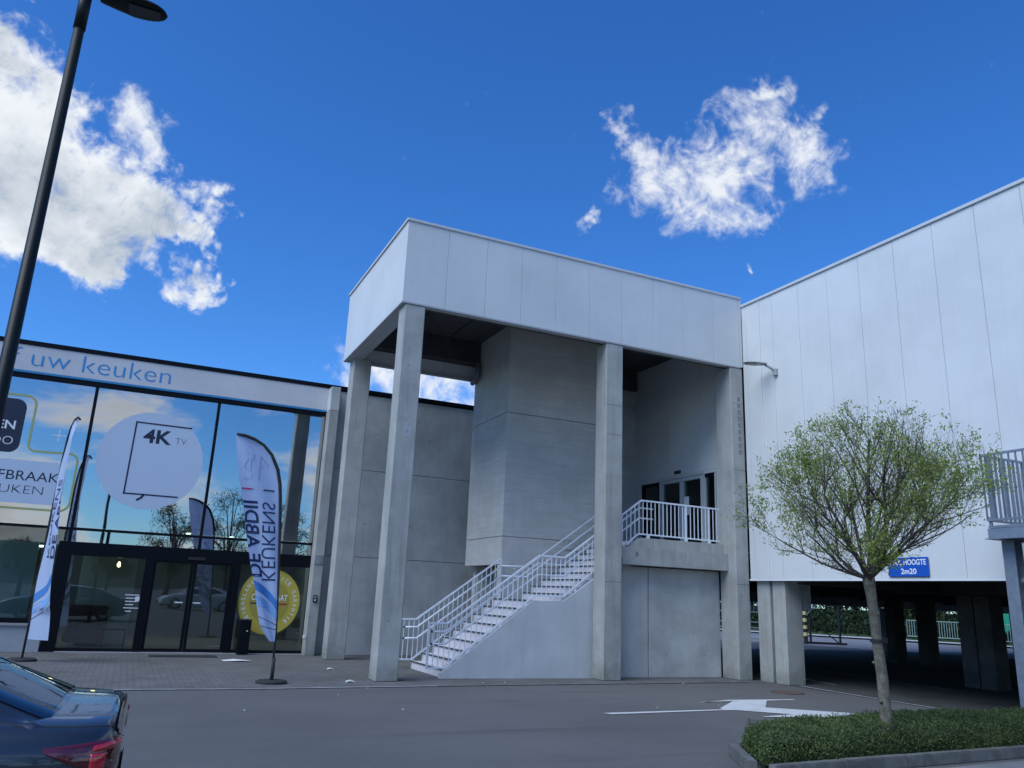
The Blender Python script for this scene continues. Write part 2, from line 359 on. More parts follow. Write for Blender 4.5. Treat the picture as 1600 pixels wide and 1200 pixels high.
box('threshold', -1.3, 4.33, SY - .16, SY + .12, .004, .019, mat('threshold_stone', (.35, .35, .36), .7), sh)
box('plinth', X0, -1.62, SY - .10, SY + .12, 0.0, .56, mat('plinth_concrete', (.33, .35, .37), .85, var=.06, vs=3), sh)
box('window_sill', X0, -1.60, SY - .15, SY + .12, .562, .61, mat('sill_stone', (.30, .29, .28), .7), sh)
fr(X0, -1.602, .612, .658, -.01)
gy0, gy1 = SY + .03, SY + .045
def pane(x0, x1, z0, z1, m=glass): return box('window_pane', x0, x1, gy0, gy1, z0, z1, m, sh)
xs = [X0, -10.1, -7.2, -4.3, -1.40, 1.47, 4.37]
for a, b in zip(xs, xs[1:]):
    pane(a + .036, b - .036, 2.802, 6.233)
for a, b in zip(xs[:4], xs[1:5]): pane(a + .036, b - .036, .722, 2.738, glassd)
for a, b in ((-1.364, -.636), (-.564, 1.434), (1.506, 2.964), (3.036, 4.333)): pane(a, b, Zm2 + .002, 2.738)
pane(-1.298, .298, .092, Zm - .004, glassd); pane(2.522, 4.333, .092, Zm - .004, glassd)
# sliding door leaves
for x0, x1 in ((.485, 1.405), (1.415, 2.335)):
    d = box('door', x0, x1, SY - .02, SY + .03, .03, .10, black, sh)
    box('door_frame', x0, x0 + .07, SY - .02, SY + .03, .101, 2.10, black, d); box('door_frame', x1 - .07, x1, SY - .02, SY + .03, .101, 2.10, black, d)
    box('door_frame', x0, x1, SY - .021, SY + .03, 2.101, 2.155, black, d)
    box('pane', x0 + .071, x1 - .071, SY, SY + .012, .101, 2.10, glassd, d)
    box('door_mark', x0 + (.60 if x0 < 1 else .08), x0 + (.78 if x0 < 1 else .26), SY - .004, SY - .001, 1.16, 1.19, white, d)
box('door_sensor', 1.25, 1.65, SY - .09, SY - .052, 2.20, 2.27, blackr, sh)
for k, (a, b) in enumerate(((-.45, -.12), (-.42, -.05), (-.43, -.15), (-.42, -.22), (-.45, -.1), (-.4, -.25))):
    zz = 1.30 - k * .075; box('opening_hours_line', a + .42, b + .42 - .02, gy0 - .004, gy0 - .001, zz, zz + .02, white, sh)
box('sticker', .20, .29, SY - .066, SY - .062, 1.17, 1.28, white, sh)
# pictures on the glass
def disc(name, cx, cz, rx, rz, y, m, parent, n=64, th=.004):
    pts = [(cx + rx * math.cos(2 * math.pi * k / n), cz + rz * math.sin(2 * math.pi * k / n)) for k in range(n)]
    return prism(name, pts, 'y', y - th, y, m, parent)
film = mat('pale_window_film', (.52, .60, .70), .35)
ink = mat('dark_ink', (.012, .02, .045), .5)
cd = disc('round_window_sticker', .05, 4.56, 1.22, 1.21, gy0 - .002, film, sh)
def line(pts, w, y, m, parent, name='line', th=.003):
    L = [V(p) for p in pts]; a, b = [], []
    for i, p in enumerate(L):
        t = (L[min(i + 1, len(L) - 1)] - L[max(i - 1, 0)]).normalized(); n = V((-t.y, t.x)); a.append(p - n * w / 2); b.append(p + n * w / 2)
    vs = [(q.x, y, q.y) for q in a] + [(q.x, y, q.y) for q in b] + [(q.x, y - th, q.y) for q in a] + [(q.x, y - th, q.y) for q in b]
    n = len(L); fs = []
    for i in range(n - 1):
        fs += [(i, i + 1, n + i + 1, n + i), (2 * n + i, 3 * n + i, 3 * n + i + 1, 2 * n + i + 1), (i, 2 * n + i, 2 * n + i + 1, i + 1), (n + i, n + i + 1, 3 * n + i + 1, 3 * n + i)]
    return obj(name, vs, fs, m, parent)
yS = gy0 - .008
line([(.90, 5.47), (-.40, 5.48)], .035, yS, ink, sh, 'television_outline'); line([(-.40, 5.50), (-.43, 3.68)], .035, yS, ink, sh, 'television_outline'); line([(-.45, 3.70), (.80, 3.70)], .035, yS, ink, sh, 'television_outline')
line([(.02, 3.71), (-.02, 3.63), (-.13, 3.55)], .05, yS, ink, sh, 'television_foot')
text('lettering', '4K', (-.20, yS, 5.0), (1, 0, 0), (0, 0, 1), .66, .33, ink, sh, weight=.03)
text('lettering', 'TV', (.55, yS, 5.03), (1, 0, 0), (0, 0, 1), .26, .16, ink, sh, weight=-.02)
def rrect(x0, x1, z0, z1, r, n=8):
    p = []
    for cx, cz, a0 in ((x1 - r, z1 - r, 0), (x0 + r, z1 - r, 90), (x0 + r, z0 + r, 180), (x1 - r, z0 + r, 270)):
        for k in range(n + 1): a = math.radians(a0 + 90 * k / n); p.append((cx + r * math.cos(a), cz + r * math.sin(a)))
    return p
prism('dark_window_sticker', rrect(-4.2, -2.80, 4.42, 5.70, .22), 'y', gy0 - .006, gy0 - .002, ink, sh)
text('lettering', 'EN', (-3.33, yS, 4.97), (1, 0, 0), (0, 0, 1), .37, .20, white, sh, weight=.018)
text('lettering', 'DO', (-3.37, yS, 4.60), (1, 0, 0), (0, 0, 1), .42, .20, white, sh, weight=-.016)
prism('pale_window_sticker', rrect(-4.2, -1.74, 3.27, 4.27, .20), 'y', gy0 - .006, gy0 - .002, film, sh)
text('lettering', 'FBRAAK', (-3.10, yS, 3.80), (1, 0, 0), (0, 0, 1), 1.24, .22, ink, sh, weight=0.0)
text('lettering', 'EUKEN', (-3.20, yS, 3.49), (1, 0, 0), (0, 0, 1), 1.06, .20, ink, sh, weight=-.02)
yl = mat('yellow_green_line', (.38, .42, .16), .5)
def arc(cx, cz, r, a0, a1, n=7): return [(cx + r * math.cos(math.radians(a0 + (a1 - a0) * k / n)), cz + r * math.sin(math.radians(a0 + (a1 - a0) * k / n))) for k in range(n + 1)]
line([(-4.0, 5.80)] + arc(-2.83, 5.59, .21, 90, 0) + arc(-2.46, 4.66, .16, 180, 270) + arc(-1.73, 4.33, .19, 90, 0) + arc(-1.76, 3.37, .22, 0, -90) + [(-4.0, 3.15)], .05, yS, yl, sh, 'yellow_outline')
line([(-2.17, 4.93), (-1.88, 4.93)], .02, yS, white, sh, 'plus_sign'); line([(-2.03, 5.08), (-2.03, 4.78)], .02, yS - .0005, white, sh, 'plus_sign')
# gold disc
gold = mat('gold_sticker', (.50, .40, .05), .45); gold2 = mat('gold_sticker_centre', (.37, .30, .045), .45); goldd = mat('gold_edge', (.07, .06, .02), .5)
GX, GZ = 3.32, 1.27
disc('gold_window_sticker', GX, GZ, .79, .83, gy0 - .002, goldd, sh); disc('gold_window_sticker', GX, GZ, .765, .805, gy0 - .0065, gold, sh, th=.003)
disc('gold_window_sticker', GX, GZ, .50, .53, gy0 - .010, gold2, sh, th=.003)
def arctext(s, cx, cz, r, a0, a1, h, y, m, parent):
    n = len(s)
    for i, ch in enumerate(s):
        if ch == ' ': continue
        a = math.radians(a0 + (a1 - a0) * (i + .5) / n); rd = V((math.cos(a), 0, math.sin(a))); tg = V((math.sin(a), 0, -math.cos(a)))
        w = .07 if ch != 'I' else .02
        p = V((cx, y, cz)) + rd * r - tg * w / 2
        text('lettering', ch, p, tg, rd, w, h, m, parent, weight=.012)
arctext('LEVENSLANGE SERVICE GARANTIE', GX, GZ, .60, 232, -52, .10, gy0 - .012, white, sh)
text('lettering', 'CERTIFICAAT', (GX - .45, gy0 - .016, GZ + .03), (1, 0, 0), (0, 0, 1), .90, .15, white, sh, weight=.012)
line([(GX - .46, GZ - .05), (GX, GZ - .05)], .03, gy0 - .0145, ink, sh, 'underline'); line([(GX, GZ - .05), (GX + .46, GZ - .05)], .03, gy0 - .0145, mat('red_print', (.35, .02, .015), .5), sh, 'underline')
# interior shell
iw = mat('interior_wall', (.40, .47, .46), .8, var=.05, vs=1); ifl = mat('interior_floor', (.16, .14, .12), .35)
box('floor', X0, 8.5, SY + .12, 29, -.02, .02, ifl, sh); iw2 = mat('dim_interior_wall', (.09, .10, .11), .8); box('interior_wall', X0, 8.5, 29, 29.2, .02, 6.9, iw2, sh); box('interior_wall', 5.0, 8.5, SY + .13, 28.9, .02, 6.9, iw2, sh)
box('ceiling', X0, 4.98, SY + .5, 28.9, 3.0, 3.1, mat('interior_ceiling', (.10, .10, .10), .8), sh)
box('interior_wall', X0 - .2, X0, SY, 29, 0, 6.95, conc_w, sh)
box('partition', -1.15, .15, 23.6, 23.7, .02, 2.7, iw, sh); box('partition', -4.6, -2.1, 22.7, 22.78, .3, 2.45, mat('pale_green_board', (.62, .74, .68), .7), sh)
text('lettering', 'LD', (-2.35, 22.69, 1.75), (-1, 0, 0), (0, 0, 1), .5, .24, white, sh, weight=.02)
lampm = mat('warm_bulb', (.9, .8, .5), .5, emit=(1, .72, .35, 6)); tubem = mat('light_tube', (.9, .9, .9), .5, emit=(.9, 1, .95, 6))
# concrete wall to the right of the glass front, in panels with open joints
wl = thing('concrete_party_wall', 'grey precast concrete wall panels behind the stair tower, under the black roof edge', 'wall', (6.4, SY, 0))
for a, b in ((4.475, 6.39), (6.402, 8.7), (8.712, 11), (11.012, 12.9)):
    for z0, z1 in ((0, 2.50), (2.512, 4.86), (4.872, 7.0)): box('concrete_panel', a, b, SY - .02, SY + .14, z0, z1, conc_w, wl, .006)
box('wall_core', 4.46, 12.9, SY + .01, SY + .12, 0, 6.97, dark, wl)
pl = box('concrete_pilaster', 4.25, 4.50, 21.15, 21.57, 0, 6.33, conc, wl, .008); box('concrete_pilaster', 4.25, 4.50, 21.15, 21.57, 6.34, 7.0, conc_w, wl, .006)
wl2 = tag(box('name_plate', 4.27, 4.49, 21.13, 21.148, 2.25, 2.48, mat('brushed_plate', (.4, .42, .44), .25, metal=.6), None), 'small brushed metal plate on the concrete pilaster right of the showroom doors', 'sign')
ic = thing('door_intercom', 'small dark entry intercom on the pilaster beside the gold sticker window', 'intercom', (4.37, 21.13, 1.4))
box('body', 4.32, 4.42, 21.105, 21.148, 1.30, 1.48, blackr, ic, .01); box('button', 4.35, 4.39, 21.10, 21.104, 1.335, 1.375, trim, ic); box('screen', 4.34, 4.40, 21.10, 21.104, 1.40, 1.455, mat('intercom_screen', (.25, .28, .3), .2), ic)
jb = tag(box('junction_box', 4.17, 4.25, 21.14, 21.2, .42, .5, trim, None, .005), 'tiny white junction box low on the pilaster edge', 'junction box')
tt = thing('waste_totem', 'slim black waste totem standing in front of the gold sticker window', 'waste bin', (2.76, 21.35, 0))
box('body', 2.62, 2.90, 21.22, 21.45, .02, .80, black, tt, .015); box('lid', 2.615, 2.905, 21.215, 21.455, .802, .84, blackr, tt, .01); box('latch', 2.80, 2.83, 21.213, 21.22, .55, .58, trim, tt)
mtt = tag(box('doormat', .66, 2.12, 20.35, 20.85, .005, .02, blackr, None, .004), 'long thin black doormat in front of the sliding doors', 'doormat')
pp = obj('paper_sheet', [(2.15, 19.4, .012), (2.45, 19.28, .03), (2.72, 19.42, .02), (2.75, 19.6, .012), (2.4, 19.72, .035), (2.12, 19.62, .015), (2.42, 19.5, .045)],
         [(0, 1, 6), (1, 2, 6), (2, 3, 6), (3, 4, 6), (4, 5, 6), (5, 0, 6)], white, None, (2.4, 19.5, 0))
tag(pp, 'crumpled white paper sheet lying on the paving before the showroom', 'litter')
def litter(x, y, r, lab):
    a = [random.uniform(.6, 1.2) for _ in range(7)]
    vs = [(x + r * 1.4 * a[k] * math.cos(k * .9), y + r * a[k] * math.sin(k * .9), .012 + .02 * (k % 2)) for k in range(7)] + [(x, y, .05)]
    tag(obj('litter', vs, [(k, (k + 1) % 7, 7) for k in range(7)], mat('pale_litter', (.5, .55, .48), .8), None, (x, y, 0)), lab, 'litter')
litter(3.95, 15.25, .09, 'pale crumpled scrap on the paving left of the corner column'); litter(4.1, 17.6, .07, 'small pale scrap between the two left columns')
# furniture seen through the glass
sf = thing('brown_sofa', 'brown leather sofa behind the left showroom window', 'sofa', (-.9, 22.9, 0))
lea = mat('brown_leather', (.10, .045, .025), .5, var=.2, vs=6)
box('seat', -1.25, -.35, 22.5, 23.1, .15, .42, lea, sf, .04); box('backrest', -1.25, -.35, 23.1, 23.3, .15, 1.0, lea, sf, .04)
ch = thing('tub_chair', 'low brown tub chair in front of the sofa inside the showroom', 'chair', (-.7, 22.15, 0)); brn = mat('brown_fabric', (.09, .07, .06), .9)
box('seat', -.95, -.5, 22.0, 22.4, .1, .38, brn, ch, .03); box('backrest', -.95, -.5, 22.4, 22.48, .1, .58, brn, ch, .02)
tb = thing('side_table', 'small thin-legged side table inside the showroom window', 'table', (-.15, 22.3, 0))
box('tabletop', -.4, .12, 22.1, 22.5, .47, .49, black, tb)
for x in (-.38, .10):
    for y in (22.12, 22.48): tube('leg', [(x, y, .02), (x, y, .47)], .012, black, tb, 6)
pn = thing('pendant_lamp', 'glowing bare bulb hanging behind the showroom window', 'lamp', (-.28, 22.4, 2.4)); tube('cord', [(-.28, 22.4, 3.0), (-.28, 22.4, 2.12)], .006, black, pn, 5)
lathe('bulb', [(.012, .10), (.03, .06), (.04, .02), (.03, -.015), (.005, -.03)], (-.28, 22.4, 1.98), lampm, pn, 12)
for i, (x, y, l, z) in enumerate(((-5.2, 22.9, 3.2, 2.35),)):
    tag(box('strip_light', x, x + l, y, y + .05, z, z + .035, tubem, None), 'thin glowing strip light inside the left showroom window', 'lamp')
for i, (x, y) in enumerate(((1.2, 23.2), (2.35, 23.6))):
    tag(box('ceiling_spot', x, x + .12, y, y + .12, 2.9, 2.94, tubem, None), ('small lit ceiling spot above the left door leaf', 'small lit ceiling spot above the right door leaf')[i], 'lamp', 'ceiling spots in the showroom')

for i, (x, lab) in enumerate(((-1.0, 'lit ceiling panel over the brown sofa in the showroom'), (1.6, 'lit ceiling panel deep inside behind the sliding doors'), (-4.0, 'lit ceiling panel over the pale board at the far left window'), (3.6, 'lit ceiling panel behind the gold sticker window'))):
    tag(box('ceiling_panel', x, x + 1.2, 25.2, 25.5, 2.95, 2.985, tubem, None), lab, 'lamp', 'lit ceiling panels in the showroom')
# ---------------------------------------------------------------- stair tower
tw = thing('stair_tower', 'open concrete stair tower with tall columns under a grey clad box canopy', 'building', (8.9, 17.9, 0))
TX0, TX1, TY0, TY1 = 4.35, 13.48, 15.30, 20.5
ZB, ZT = 7.585, 9.50
sm = [4.35, 5.31, 6.24, 7.12, 8.01, 8.91, 9.81, 10.71, 11.63, 12.55, 13.40]
for a, b in zip(sm, sm[1:]): box('cladding_panel', a + .0035, b - .0035, TY0, TY0 + .08, ZB, ZT - .06, clad, tw, .004)
ys = [TY0 + .081, 17.1, 18.9, TY1]
for a, b in zip(ys, ys[1:]): box('cladding_panel', TX0 + .004, TX0 + .08, a + .0015, b - .0015, ZB, ZT - .06, clad, tw, .002)
for i in range(10):
    a = TX0 + .081 + i * .905; box('cladding_panel', a + .003, min(a + .902, 13.40), TY1 - .08, TY1, ZB + .02, ZT - .06, clad, tw)
box('fascia_backing', TX0 + .07, 13.44, TY0 + .085, TY0 + .12, ZB + .03, ZT - .08, dark, tw)
box('corner_trim', 13.405, 13.475, TY0 - .01, TY0 + .1, ZB, ZT + .003, clad, tw)
cp = mat('coping_metal', (.55, .56, .57), .35)
box('coping', TX0 - .03, TX1, TY0 - .03, TY0 + .14, ZT - .06, ZT, cp, tw, .006); box('coping', TX0 - .03, TX0 + .13, TY0 + .141, TY1 + .03, ZT - .06, ZT, cp, tw, .006); box('coping', TX0 + .131, TX1, TY1 - .12, TY1 + .03, ZT - .06, ZT, cp, tw, .006)
dt = mat('drip_trim', (.40, .41, .42), .4)
box('drip_trim', TX0 - .005, TX1 - .08, TY0 - .008, TY0 + .16, ZB - .035, ZB - .002, dt, tw); box('drip_trim', TX0 - .005, TX0 + .40, TY0 + .161, TY1, ZB - .035, ZB - .002, dt, tw)
box('drip_trim', TX0 + .401, 13.4, TY1 - .16, TY1 + .005, ZB - .03, ZB - .002, dt, tw)
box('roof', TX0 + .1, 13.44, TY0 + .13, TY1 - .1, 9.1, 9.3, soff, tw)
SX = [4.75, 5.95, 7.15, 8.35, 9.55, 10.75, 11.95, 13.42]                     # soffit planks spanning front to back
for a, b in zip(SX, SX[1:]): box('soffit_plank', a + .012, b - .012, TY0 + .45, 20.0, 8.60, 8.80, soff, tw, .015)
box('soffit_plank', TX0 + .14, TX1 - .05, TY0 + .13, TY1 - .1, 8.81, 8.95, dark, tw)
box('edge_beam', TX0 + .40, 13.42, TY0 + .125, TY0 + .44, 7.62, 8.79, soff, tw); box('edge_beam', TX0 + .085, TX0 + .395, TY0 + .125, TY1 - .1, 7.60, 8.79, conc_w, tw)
box('edge_beam', TX0 + .40, 13.42, 20.02, 20.40, 7.98, 8.79, soff, tw)
def column(x0, x1, y0, y1, z1=7.55, m=conc):
    c = box('column', x0, x1, y0, y1, 0, z1, m, tw, .018); return c
CO = [column(4.43, 4.88, 15.31, 15.76), column(9.40, 9.86, 15.31, 15.77), column(13.07, 13.47, 15.31, 15.90), column(4.53, 5.0, 20.0, 20.46, 7.58), column(9.42, 9.86, 20.42, 20.49, 7.9)]
# lightly cast joint lines and number on the columns
for (x0, x1, y, zz) in ((9.40, 9.86, 15.31, (5.35, 6.05, 2.05)), (13.07, 13.47, 15.31, (2.15, 6.6, 4.9))):
    for z in zz: box('cast_line', x0 + .02, x1 - .02, y - .0015, y + .002, z, z + .012, mat('faint_line', (.16, .16, .16), .9), CO[1] if x0 < 10 else CO[2])
text('painted_number', '6', (4.60, 15.308, 4.72), (1, 0, 0), (0, 0, 1), .17, .34, mat('faded_white_chalk', (.40, .42, .45), .9), CO[0], weight=.01)
for i in range(9): box('cast_mark', 13.27, 13.36, 15.307, 15.312, 5.3 + i * .17, 5.42 + i * .17, mat('cast_mark_grey', (.22, .22, .22), .9), CO[2])
# concrete core
CX0, CX1, CY0, CY1 = 8.12, 11.15, 18.0, 20.35
def core_tier(z0, z1, x0=CX0):
    box('core_panel', x0, CX1, CY0, CY0 + .22, z0, z1, conc_c, tw, .008)
    box('core_panel', CX0 + .004, CX0 + .22, CY0 + .226, CY1, z0, z1, conc_c, tw, .006)
core_tier(2.395, 3.07); core_tier(3.082, 6.20); core_tier(6.212, 8.85)
box('core_panel', CX0 + .001, CX1, CY0 + .001, CY0 + .22, 0, 2.383, conc_c, tw, .008)
box('core_backing', CX0 + .03, CX1 - .01, CY0 + .03, CY1 - .02, 0.05, 8.6, dark, tw) if False else None
box('recess_wall', CX0 + .75, CX0 + .85, CY0 + .226, CY1, 0, 2.39, conc_w, tw); box('recess_ceiling', CX0 + .23, CX0 + .74, CY0 + .226, CY1, 2.40, 2.5, dark, tw)
box('wall_vent', CX0 + .70, CX0 + .745, 18.7, 19.1, 1.90, 2.02, blackr, tw); box('wall_vent', CX0 + .70, CX0 + .745, 19.4, 19.75, 1.90, 2.02, blackr, tw)
box('core_side', CX1 - .2, CX1 - .002, CY0 + .226, CY1, 0, 8.85, conc_w, tw); box('core_back', CX0 + .25, CX1 - .21, CY1 - .2, CY1 - .01, 0, 8.85, conc_w, tw)
for z0, z1 in ((0, 3.08), (3.09, 5.9), (5.91, 8.59)): box('rear_wall_panel', 11.16, 13.60, 20.16, 20.35, z0, z1, conc_w, tw, .006)
tie = mat('tie_hole_filler', (.50, .50, .49), .9); tied = mat('dark_cast_ring', (.20, .21, .20), .9)
disc('tie_hole', 13.82, 1.58, .018, .018, 14.2985, tie, tw, 12, .003); disc('tie_hole', 13.93, 1.32, .014, .014, 14.2985, tie, tw, 12, .003); disc('tie_hole', 13.70, 1.05, .014, .014, 14.2985, tie, tw, 12, .003)
disc('cast_ring', 10.44, 2.71, .045, .06, 15.584, tied, tw, 16, .003)
for cx, cz in ((4.60, 1.1), (4.60, 6.2), (9.75, 1.35), (9.55, 4.1), (13.2, 1.9)): disc('tie_hole', cx, cz, .016, .016, 15.309, tied, tw, 12, .003)
for cx, cz in ((5.6, 3.4), (6.9, 3.4), (5.7, 5.9), (7.3, 5.9), (6.2, 1.2), (7.4, 1.2)): disc('tie_hole', cx, cz, .022, .022, SY - .0215, tied, wl, 12, .003)
for cx, cz in ((10.2, .5), (10.2, 1.9), (11.5, .5), (11.5, 1.9), (12.6, .5), (12.6, 1.9)): disc('tie_hole', cx, cz, .016, .016, 15.949, tied, tw, 12, .003)
# small fittings
cl = tag(box('downlight', 5.42, 5.68, 16.5, 16.76, 8.30, 8.595, blackr, None, .01), 'square black downlight under the canopy beside the corner column', 'light')
rp = tag(tube('rainwater_pipe', [(8.02, 19.92, 7.97), (8.02, 19.92, 7.60), (8.02, 20.1, 7.5), (8.02, 20.3, 7.46)], .07, mat('grey_pipe', (.16, .17, .18), .5), None, 10, (8.02, 19.92, 7.5)), 'short grey rainwater pipe bend where the concrete core meets the canopy', 'pipe')
# landing and its wall
ld = thing('stair_landing', 'raised concrete landing with stepped edge beam between the two right columns', 'landing', (11.3, 15.9, 0))
box('wall_panel', 9.87, 10.99, 15.95, 16.13, 0, 2.45, conc_w, ld, .01); box('wall_panel', 11.015, 13.085, 15.95, 16.13, 0, 2.45, conc_w, ld, .01); box('wall_joint', 10.98, 11.02, 16.0, 16.1, 0, 2.44, dark, ld)
box('floor_slab', 8.75 + 2.0, 13.44, 16.02, 20.15, 2.86, 3.10, conc_w, ld)
box('floor_slab', 9.9, 10.74, 18.0 - .06, 18.0 - .005, 2.86, 3.10, conc_w, ld)
prism('edge_beam', [(10.05, 2.47), (13.05, 2.47), (13.05, 2.62), (13.08, 2.62), (13.08, 2.86), (9.865, 2.86), (9.865, 2.60), (10.05, 2.60)], 'y', 15.585, 15.945, conc, ld)
box('corbel', 9.865, 10.04, 15.62, 15.94, 2.47, 2.595, conc, ld); box('corbel', 13.055, 13.085, 15.62, 15.94, 2.47, 2.61, conc, ld)
prism('upstand', [(10.10, 2.865), (10.98, 2.865), (10.98, 3.10), (10.66, 3.10), (10.36, 2.88)], 'y', 15.72, 15.93, conc, ld); box('upstand', 10.99, 13.085, 15.72, 15.93, 2.865, 3.10, conc, ld)
# ---------------------------------------------------------------- staircase
stc = thing('staircase', 'white concrete staircase rising right in two flights with a short middle landing', 'staircase', (6.0, 16.9, 0))
SW0, SW1 = 15.95, 17.96
X = [6.0 + .24 * i for i in range(9)]; Zs = [.1778 * (i + 1) for i in range(9)]
X2 = [8.70 + .2525 * i for i in range(9)]; Z2 = [1.6 + .1667 * (i + 1) for i in range(9)]
lineM = mat('anti_slip_strip', (.05, .05, .055), .8)
def step(x0, x1, z1, hgt):
    z0 = max(0, z1 - hgt)
    s = box('step', x0, x1, SW0, SW1, z0, z1 - .012, stepm, stc, .006)
    box('nosing', x0 - .012, x0 + .05, SW0, SW1, z1 - .011, z1, stepm, s)
    box('anti_slip_strip', x0 - .018, x0 - .0125, SW0 + .01, SW1 - .01, z1 - .030, z1 - .002, lineM, s)
for i in range(8): step(X[i], X[i + 1] + .03, Zs[i], .34)
step(X[8], X2[0] + .02, Zs[8], .30)
for i in range(8): step(X2[i], X2[i + 1] + .03, Z2[i], .36)
step(X2[8], X2[8] + .3, Z2[8] - .001, .25)
prism('side_wall', [(5.92, 0), (9.40, 0), (9.86, 0.0), (9.86, 2.25), (10.2, 2.50), (10.35, 2.60), (10.35, 2.70), (8.70, 1.60), (7.94, 1.58), (5.99, .13), (5.92, .10)], 'y', 15.84, 15.948, paintw, stc)
prism('soffit_slab', [(6.3, .0), (8.0, 1.15), (8.75, 1.2), (10.7, 2.55), (10.7, 2.75), (8.75, 1.38), (8.0, 1.34), (6.0, 0.0)], 'y', SW0 + .02, SW1 - .02, conc_w, stc)
# ---------------------------------------------------------------- railings
def interp(pl, x):
    for (a, b), (c, d) in zip(pl, pl[1:]):
        if a <= x <= c: return b + (d - b) * (x - a) / max(1e-6, c - a)
    return pl[-1][1]
BOT = [(5.64, .20), (5.98, .20), (8.0, 1.68), (8.72, 1.70), (10.68, 3.20), (13.09, 3.18)]
TOP = [(5.64, 1.06), (6.04, 1.07), (8.11, 2.55), (8.74, 2.54), (10.76, 3.99), (13.09, 3.97)]
def railing(label, y, x_end, side, bs=.115):
    t = thing('stair_railing', label, 'railing', (5.64, y, 0), 'white stair railings')
    cut = lambda pl: [(a, b) for a, b in pl if a < x_end] + [(x_end, interp(pl, x_end))]
    tube('top_rail', [(a, y, b) for a, b in cut(TOP)], .026, whitep, t, 4); tube('bottom_rail', [(a, y, b) for a, b in cut(BOT)], .024, whitep, t, 4)
    box('end_post', 5.62, 5.66, y - .02, y + .02, .18, 1.07, whitep, t)
    if x_end < 9: box('end_post', x_end - .02, x_end + .02, y - .02, y + .02, interp(BOT, x_end) - .1, interp(TOP, x_end), whitep, t)
    n = int((x_end - 5.64) / bs)
    for i in range(1, n + (1 if x_end > 9 else 0)):
        x = 5.64 + bs * i; z0, z1 = interp(BOT, x), interp(TOP, x)
        z0, z1 = z0 + .01, z0 + .01 + (math.floor((z1 - z0) * 50) / 50)
        box('baluster', x - .008, x + .008, y - .008, y + .008, z0, z1, whitep, t)
    for x in ([6.5, 7.2, 7.8, 8.4, 9.0, 9.7] if x_end > 9 else [6.5, 7.2, 7.8]):
        z = interp(BOT, x); box('bracket', x - .03, x + .03, y - .012, y + .012, z - .10, z, whitep, t); 
    if x_end > 9:
        for x in (10.95, 12.05, 12.75): box('bracket', x - .035, x + .035, y - .03, y + .03, 3.10, 3.175, whitep, t); box('post', x - .02, x + .02, y - .018, y + .018, 3.18, 3.96, whitep, t) if x > 11 else None
    xe = min(x_end, 11.15)
    for dz in (.17, .41):
        pts = [(5.74, y + side * .08, interp(TOP, 5.74) - dz)] + [(a, y + side * .08, b - dz) for a, b in TOP if 5.75 < a < xe] + [(xe, y + side * .08, interp(TOP, xe) - dz)]
        tube('handrail', pts, .021, whitep, t, 10)
        for p in ((5.74,), (xe,)): 
            x = p[0]; lathe('end_cap', [(.023, -.023), (.023, .023)], (x, y + side * .08, interp(TOP, x) - dz), blackr, t, 8) if x < 6 else None
    return t
railing('long white railing along the open front side of the stairs and landing', 15.89, 13.09, 1)
railing('short white railing behind the lower flight, ending at the concrete core', 17.90, 8.08, -1)
wr = thing('wall_handrail', 'pair of white handrails fixed along the concrete core above the stairs', 'handrail', (8.1, 17.82, 2))
for dz in (.17, .41):
    tube('rail', [(8.08, 17.84, 2.53 - dz), (8.74, 17.84, 2.54 - dz), (10.76, 17.84, 3.99 - dz), (11.1, 17.84, 3.99 - dz)], .021, whitep, wr, 10)
    for x in (8.45, 9.1, 9.9, 10.6):
        z = interp(TOP, x) - dz; tube('bracket', [(x, 17.84, z - .02), (x, 17.86, z - .07), (x, 17.995, z - .07)], .009, whitep, wr, 6)

# ---------------------------------------------------------------- parking building on the right
pb = thing('parking_building', 'large parking building clad in pale grey vertical metal panels above an open ground floor', 'building', (13.48, 8, 0))
WXp = 13.48; WT = 9.28; WB = 2.30
seams = [15.28, 15.12, 14.19, 13.31, 12.42, 11.52, 10.61, 9.69, 8.79, 7.90] + [7.90 - .905 * k for k in range(1, 14)]
for a, b in zip(seams, seams[1:]): box('cladding_panel', WXp, WXp + .08, b + .0035, a - .0035, WB, WT - .07, clad, pb, .003)
box('panel_backing', WXp + .085, WXp + .14, seams[-1], 15.28, WB + .02, WT - .08, dark, pb)
box('coping', WXp - .04, WXp + .2, seams[-1], 15.28, WT - .07, WT, cp, pb, .006)
box('drip_trim', WXp - .012, WXp + .10, seams[-1], 15.30, WB - .045, WB - .003, trim, pb)
lc = tag(tube('lightning_cable', [(WXp - .015, 14.63, WB), (WXp - .015, 14.63, 9.2)], .009, trim, None, 6, (WXp, 14.63, WB)), 'thin white vertical cable running down the pale cladding near the corner', 'cable')
